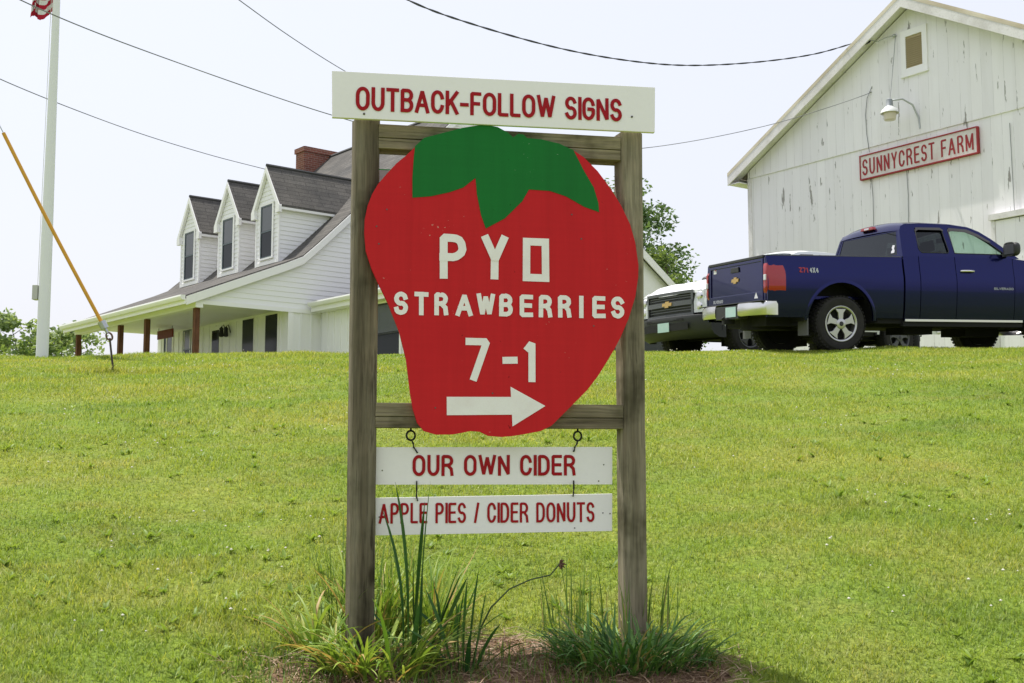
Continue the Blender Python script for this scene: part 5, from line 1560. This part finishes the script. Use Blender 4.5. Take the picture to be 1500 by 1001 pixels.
    # inside
    m = MB()
    m.box(1.2, 3.0, -0.85, 0.85, 0.55, 0.62); m.box(2.75, 3.05, -0.84, 0.84, 1.0, 1.36)
    for s in (-1, 1):
        m.box(2.0, 2.5, min(s * .15, s * .72), max(s * .15, s * .72), 0.8, 1.0); m.bar((2.02, s * 0.43, 0.95), (1.86, s * 0.43, 1.48), 0.5, 0.14, (1, 0, 0)); m.bar((1.86, s * 0.43, 1.50), (1.83, s * 0.43, 1.66), 0.25, 0.08, (1, 0, 0))
        m.box(1.33, 2.95, min(s * 0.86, s * 0.90), max(s * 0.86, s * 0.90), 0.6, 1.36)
    m.box(1.2, 1.75, -0.8, 0.8, 0.7, 0.98); m.bar((1.30, 0, 0.9), (1.18, 0, 1.42), 1.5, 0.12, (1, 0, 0))
    seats = m.build('seats', SEATM, root, bevel=0.02)
    m = MB(); m.tube(ring((2.62, 0.43, 1.28), 0.0, 0, 0), 0.001, 4, closed=True) if False else None
    m.tube([(2.60 + 0.06 * math.sin(a), 0.43 + 0.19 * math.cos(a), 1.25 + 0.17 * math.sin(a)) for a in [2 * math.pi * i / 20 for i in range(20)]], 0.016, 6, closed=True); m.bar((2.60, 0.43, 1.25), (2.80, 0.43, 1.18), 0.08, 0.06)
    m.build('steering_wheel', PLASTIC, root, smooth=60)
    m = MB(); m.box(2.40, 2.43, -0.12, 0.12, 1.70, 1.77); m.tube([(2.43, 0, 1.76), (2.5, 0, 1.83)], 0.01, 6); m.build('inside_mirror', PLASTIC, root, bevel=0.008)
    for u in (0.03, WB):
        for s in (-1, 1): wheel_parts(root, u, s, STEELRIM if white else ALLOY)
    return root

TRZ = R(16)
tc = Vector((4.62, 16.3, 0)) + Vector((-math.sin(TRZ), math.cos(TRZ), 0)) * 0.97
def seat_truck(x, y, rz):
    """rest the four wheels on the sloping ground"""
    f = Vector((math.cos(rz), math.sin(rz), 0)); l = Vector((-math.sin(rz), math.cos(rz), 0)); c = Vector((x, y, 0))
    g4 = lambda a, b: gzf(*(c + f * a + l * b).xy)
    zr, zf_ = (g4(0, .85) + g4(0, -.85)) / 2, (g4(WB, .85) + g4(WB, -.85)) / 2
    roll = math.atan2((g4(0, .85) + g4(WB, .85) - g4(0, -.85) - g4(WB, -.85)) / 2, 1.7)
    return (x, y, zr), (roll, -math.atan2(zf_ - zr, WB))
loc, tl = seat_truck(tc.x, tc.y, TRZ)
pickup('dark blue extended cab pickup with its tailgate towards the sign', loc, TRZ, BLUE, False, tl)
WR = R(-150)
wc = Vector((0.134 * 20.5 + 0.16, 20.5, 0)) - Vector((math.cos(WR), math.sin(WR), 0)) * 4.6
loc, tl = seat_truck(wc.x, wc.y, WR)
wt = pickup('white pickup with a black grille parked behind the blue pickup', loc, WR, WHITEP, True, tl)
wt.scale = (1.03, 1.03, 1.04)

# ------------------------------------------------------------------ flagpole, flag, guy wire, overhead lines
fx, fy = -6.91, 17.0
fz = gzf(fx, fy)
o = empty('flagpole', (fx, fy, fz))
tag(o, 'tall tapering white flagpole standing on the lawn left of the farmhouse', 'flagpole')
m = MB(); m.lathe([(0.088, -0.3), (0.088, 0.0), (0.083, 1.6), (0.058, 4.8), (0.045, 6.6), (0.035, 8.4), (0.0, 8.42)], axis='z', n=28); m.build('pole', POLE, o, smooth=40)
m = MB(); m.lathe([(0.01, 8.4), (0.06, 8.44), (0.075, 8.5), (0.06, 8.56), (0.01, 8.6)], axis='z', n=20); m.build('finial', GOLD, o, smooth=60)
m = MB(); m.box(-0.165, -0.085, -0.06, 0.06, 0.88, 1.10); m.build('cleat_box', mat('grey box', (0.50, 0.50, 0.46), 0.6), o, bevel=0.008)
m = MB(); m.tube([(-0.10, -0.02, 1.0), (-0.075, -0.02, 5.0), (-0.05, -0.02, 8.38)], 0.004, 5); m.build('halyard', mat('rope', (0.6, 0.6, 0.56), 0.8), o)
# flag: limp, hanging in folds; only its foot is in the frame
def flagmat():
    m = mat('flag cloth', (0.7, 0.7, 0.7), 0.85, spec=0.1); t = NT(m)
    tc_ = t.new('ShaderNodeUVMap'); tc_.uv_map = 'UVMap'; q = t.sep(tc_.outputs[0])
    st = t.math('LESS_THAN', t.math('FRACT', t.math('MULTIPLY', q[1], 6.5)), 0.5)
    c = t.mix(st, (0.70, 0.70, 0.70), (0.42, 0.02, 0.045))
    un = t.math('MULTIPLY', t.math('LESS_THAN', q[0], 0.4), t.math('GREATER_THAN', q[1], 6.0 / 13))
    c = t.mix(un, c, (0.02, 0.03, 0.14)); t.link(c, t.b.inputs['Base Color']); return m
def flag():
    W_, H_ = 1.5, 0.95; nu, nv = 40, 26; vs, fs, uv = [], [], []
    zt = at(78, 23, fy).z + 1.02 - fz
    for i in range(nu + 1):
        u = i / nu
        for j in range(nv + 1):
            v = j / nv
            # the free end droops: columns slide down and bunch towards the pole
            ex = 0.36 * (1 - math.exp(-2.4 * u)) * (0.95 - 0.2 * v)
            drop = 0.16 * u + 0.10 * math.sin(u * 6.0)
            y = 0.05 * math.sin(u * 17 + v * 2.0) * min(1, u * 4) + 0.03 * math.sin(u * 31 + v * 5)
            vs.append((-0.055 - ex - 0.02 * math.sin(u * 25 + v * 3), y, zt - H_ * (1 - v) - drop))
            uv.append((u, v))
    for i in range(nu):
        for j in range(nv):
            a = i * (nv + 1) + j; fs.append((a, a + 1, a + nv + 2, a + nv + 1))
    me = bpy.data.meshes.new('flag'); me.from_pydata(vs, [], fs); l = me.uv_layers.new(name='UVMap')
    for lp in me.loops: l.data[lp.index].uv = uv[lp.vertex_index]
    me.materials.append(flagmat()); me.shade_smooth()
    f = bpy.data.objects.new('flag', me); f.location = (fx, fy, fz); link(f)
    tag(f, 'red and white striped flag hanging limp from the flagpole', 'flag')
flag()
# guy wire of a utility pole
g0 = at(168, 530, 13.0); g0.z = gzf(g0.x, g0.y)
o = empty('guy_wire', g0)
tag(o, 'slanting guy wire with a yellow plastic guard anchored in the lawn', 'guy wire')
rel = lambda px, py, d: at(px, py, d) - g0
e1, c1, y0_, y1_ = rel(160, 493, 12.98), rel(152, 478, 12.96), rel(148, 471, 12.95), rel(5, 195, 12.6)
m = MB(); m.tube([Vector((0.012, 0, -0.15)), e1 - Vector((-0.006, 0, 0.02))], 0.012, 8); m.build('anchor_rod', mat('rusty rod', (0.06, 0.045, 0.04), 0.8), o)
m = MB(); dd = (y1_ - y0_).normalized(); sv = dd.cross(Vector((0, 1, 0))).normalized()
m.tube([e1 + sv * 0.032 * math.cos(a) + dd * 0.045 * math.sin(a) for a in [2 * math.pi * i / 16 for i in range(16)]], 0.011, 6, closed=True); m.build('eye', mat('rusty eye', (0.13, 0.07, 0.05), 0.8), o, smooth=60)
m = MB(); m.tube([e1 + dd * 0.04, c1 + dd * 0.06], 0.018, 8); m.tube([c1 - dd * 0.03, c1 + dd * 0.06], 0.045, 8); m.build('clamp', STEEL, o, smooth=40)
m = MB(); n_ = 10; m.tube([y0_ + (y1_ - y0_) * i / n_ + sv * 0.012 * math.sin(math.pi * i / n_) for i in range(n_ + 1)], 0.021, 10); m.build('guard', YELLOW, o, smooth=40)
m = MB(); m.tube([y0_, y1_, y1_ + dd * 4.5], 0.006, 6); m.build('strand', STEEL, o)

def catmull(P, n=10):
    P = [Vector(p) for p in P]; Q = [P[0] * 2 - P[1]] + P + [P[-1] * 2 - P[-2]]; out = []
    for i in range(1, len(Q) - 2):
        for k in range(n):
            t = k / n; a, b, c, d = Q[i - 1], Q[i], Q[i + 1], Q[i + 2]
            out.append(0.5 * ((2 * b) + (c - a) * t + (2 * a - 5 * b + 4 * c - d) * t * t + (3 * b - a - 3 * c + d) * t**3))
    return out + [P[-1]]
def line(label, pix, r, twist=0.0, m_=CABLE):
    P = catmull([at(*p) for p in pix], 14)
    p0 = P[-1].copy(); mb = MB()
    if twist:
        for ph in (0, math.pi):
            mb.tube([p - p0 + Vector((0, math.cos(i * 0.9 + ph), math.sin(i * 0.9 + ph))) * twist for i, p in enumerate(P)], r, 6)
    else: mb.tube([p - p0 for p in P], r, 6)
    o = mb.build('overhead_cable', m_, smooth=60); o.location = p0
    tag(o, label, 'cable', 'overhead cables in the sky')
CABG = mat('cable grey', (0.2, 0.205, 0.22), 0.6)
line('thin overhead wire passing the flag and the sign header to a hook on the barn', [(-160, -95, 13), (78, 22, 16.5), (280, 99, 19), (480, 167, 21.5), (620, 203, 23), (780, 222, 25), (945, 217, 26), (1120, 185, 27), (1265, 140, 27.6), (1278, 128, 27.65)], 0.009, 0, CABG)
line('thin wire dropping from the left edge of the sky to the nearest dormer', [(-200, 10, 14), (0, 116, 20), (180, 187, 24.5), (300, 225, 27.5), (388, 248, 29.2)], 0.009, 0, CABG)
line('wire crossing the sky above the left end of the sign header', [(230, -90, 16), (350, 0, 19), (430, 57, 22), (508, 106, 25), (590, 150, 28), (640, 172, 30)], 0.009, 0, CABG)
line('thick twisted cable sagging from the top of the sky to the barn rake', [(470, -75, 16), (597, 0, 19), (700, 38, 21.5), (820, 71, 24), (920, 89, 25.5), (1005, 96, 26.5), (1100, 92, 27.2), (1190, 80, 27.6), (1262, 60, 27.9)], 0.011, 0.010)

# ------------------------------------------------------------------ trees and bushes
BARK = mat('bark', (0.09, 0.07, 0.055), 0.9)
def tree(name, label, x, y, z, h, crown, n, m, leaf=0.22, seed=1, trunk=0.16, lobes=14, cat='tree', group=None, bottom=0.3):
    """tapered trunk and limbs; the crown is many leaf-sized faces in uneven clumps"""
    r = random.Random(seed); o = empty(name, (x, y, z)); tag(o, label, cat, group)
    tips = []; mb = MB()
    top = Vector((r.uniform(-.3, .3), r.uniform(-.3, .3), h * 0.86))
    P = [Vector((0, 0, -0.4)), Vector((0.04, 0, h * 0.2)), Vector((0.1, 0.05, h * 0.5)), top]
    mb.tube(P, [trunk * 1.2, trunk, trunk * 0.6, trunk * 0.12], 8)
    for i in range(lobes):
        f = r.uniform(bottom, 0.95); base = P[1].lerp(top, max(0, (f - 0.2) / 0.8))
        a = i * 2.4 + r.uniform(-.5, .5)
        rad = crown * math.sin(math.pi * min(1, max(0.12, (f - bottom + 0.16) / (1.16 - bottom)))) ** 0.7 * r.uniform(0.55, 1.0)
        tip = base + Vector((math.cos(a) * rad, math.sin(a) * rad, r.uniform(0.05, 0.35) * crown))
        mid = base.lerp(tip, 0.5) + Vector((0, 0, 0.12 * crown))
        mb.tube([base, mid, tip], [trunk * 0.35, trunk * 0.2, trunk * 0.05], 5)
        tips.append((tip, r.uniform(0.30, 0.50) * crown)); tips.append((mid, r.uniform(0.25, 0.42) * crown))
        if r.random() < 0.6:
            tips.append((tip + Vector((r.uniform(-1, 1), r.uniform(-1, 1), r.uniform(-0.2, 1.0))) * crown * 0.3, r.uniform(0.12, 0.2) * crown))
    tips.append((top, 0.3 * crown))
    mb.build('trunk', BARK, o, smooth=60)
    g2 = np.random.default_rng(seed); w = np.array([t[1]**2 for t in tips]); w /= w.sum()
    idx = g2.choice(len(tips), n, p=w)
    c = np.array([tips[i][0] for i in idx]); rr = np.array([tips[i][1] for i in idx])
    d = g2.normal(size=(n, 3)); d /= np.linalg.norm(d, axis=1)[:, None]
    p = c + d * (rr * g2.random(n)**0.45)[:, None] * np.array([1, 1, 0.75])
    # leaf faces: kite shapes, random tilt
    ax = g2.normal(size=(n, 3)); ax[:, 2] *= 0.6; ax /= np.linalg.norm(ax, axis=1)[:, None]
    bx = np.cross(ax, g2.normal(size=(n, 3))); bx /= np.linalg.norm(bx, axis=1)[:, None]
    s = leaf * g2.uniform(0.5, 1.15, n)[:, None]
    v = np.stack([p - ax * s * 0.6, p + bx * s * 0.32, p + ax * s * 0.6, p - bx * s * 0.32], 1).reshape(-1, 3)
    me = bpy.data.meshes.new('crown')
    me.vertices.add(4 * n); me.vertices.foreach_set('co', v.reshape(-1).astype(np.float32))
    me.loops.add(4 * n); me.loops.foreach_set('vertex_index', np.arange(4 * n, dtype=np.int32))
    me.polygons.add(n); me.polygons.foreach_set('loop_start', np.arange(0, 4 * n, 4, dtype=np.int32)); me.polygons.foreach_set('loop_total', np.full(n, 4, np.int32))
    me.update(calc_edges=True)
    at_ = me.attributes.new('rnd', 'FLOAT', 'POINT'); at_.data.foreach_set('value', np.repeat(g2.random(n), 4).astype(np.float32))
    me.materials.append(m); link(bpy.data.objects.new('crown', me), o)
    return o
TREE_D = simple_leaf('tree leaf dark', (0.06, 0.12, 0.042), (0.15, 0.235, 0.085), 0.38)  # lightened so the leaf colour itself carries some distant haze
TREE_L = simple_leaf('tree leaf light', (0.10, 0.17, 0.05), (0.24, 0.32, 0.11), 0.4)
TREE_P = simple_leaf('shrub leaf haze pale', (0.17, 0.25, 0.10), (0.34, 0.43, 0.21), 0.42)  # paleness of the far haze is put into the leaf colour
def treeat(name, label, px, py_top, depth, crown, n, m, **k):
    p = at(px, py_top, depth); z = gzf(p.x, p.y)
    return tree(name, label, p.x, p.y, z, p.z - z, crown, n, m, **k)
GT = 'trees behind the farmhouse wing'
treeat('leafy_tree', 'dark green tree rising right of the right sign post', 925, 238, 44, 2.3, 10500, TREE_D, leaf=0.19, seed=3, group=GT, lobes=26, bottom=0.35)
treeat('leafy_tree', 'light green tree between the farmhouse wing and the white pickup', 983, 350, 41, 1.45, 5200, TREE_L, leaf=0.16, seed=8, group=GT, lobes=18, bottom=0.35)
treeat('leafy_tree', 'tree top showing above the dormers', 377, 228, 55, 1.5, 4000, TREE_L, leaf=0.2, seed=9, group=GT, lobes=11, bottom=0.6)
GB = 'bushes beyond the flagpole'
for px, py, d, cr, n, sd_, lab, m_ in ((-35, 462, 43, 1.4, 1500, 31, 'pale green bush at the far left edge of the lawn', TREE_P), (28, 450, 44, 1.2, 1700, 32, 'tallest pale bush left of the flagpole foot', TREE_P),
                                   (52, 480, 42, 1.0, 1000, 35, 'low green bush just left of the flagpole foot', TREE_L), (88, 463, 43, 1.1, 1100, 33, 'pale loose bush right of the flagpole foot', TREE_P), (118, 468, 45, 1.0, 900, 34, 'pale bush at the left end of the porch roof', TREE_P)):
    treeat('bush', lab, px, py, d, cr, n, m_, leaf=0.20, seed=sd_, trunk=0.05, lobes=16, cat='bush', group=GB, bottom=0.42)
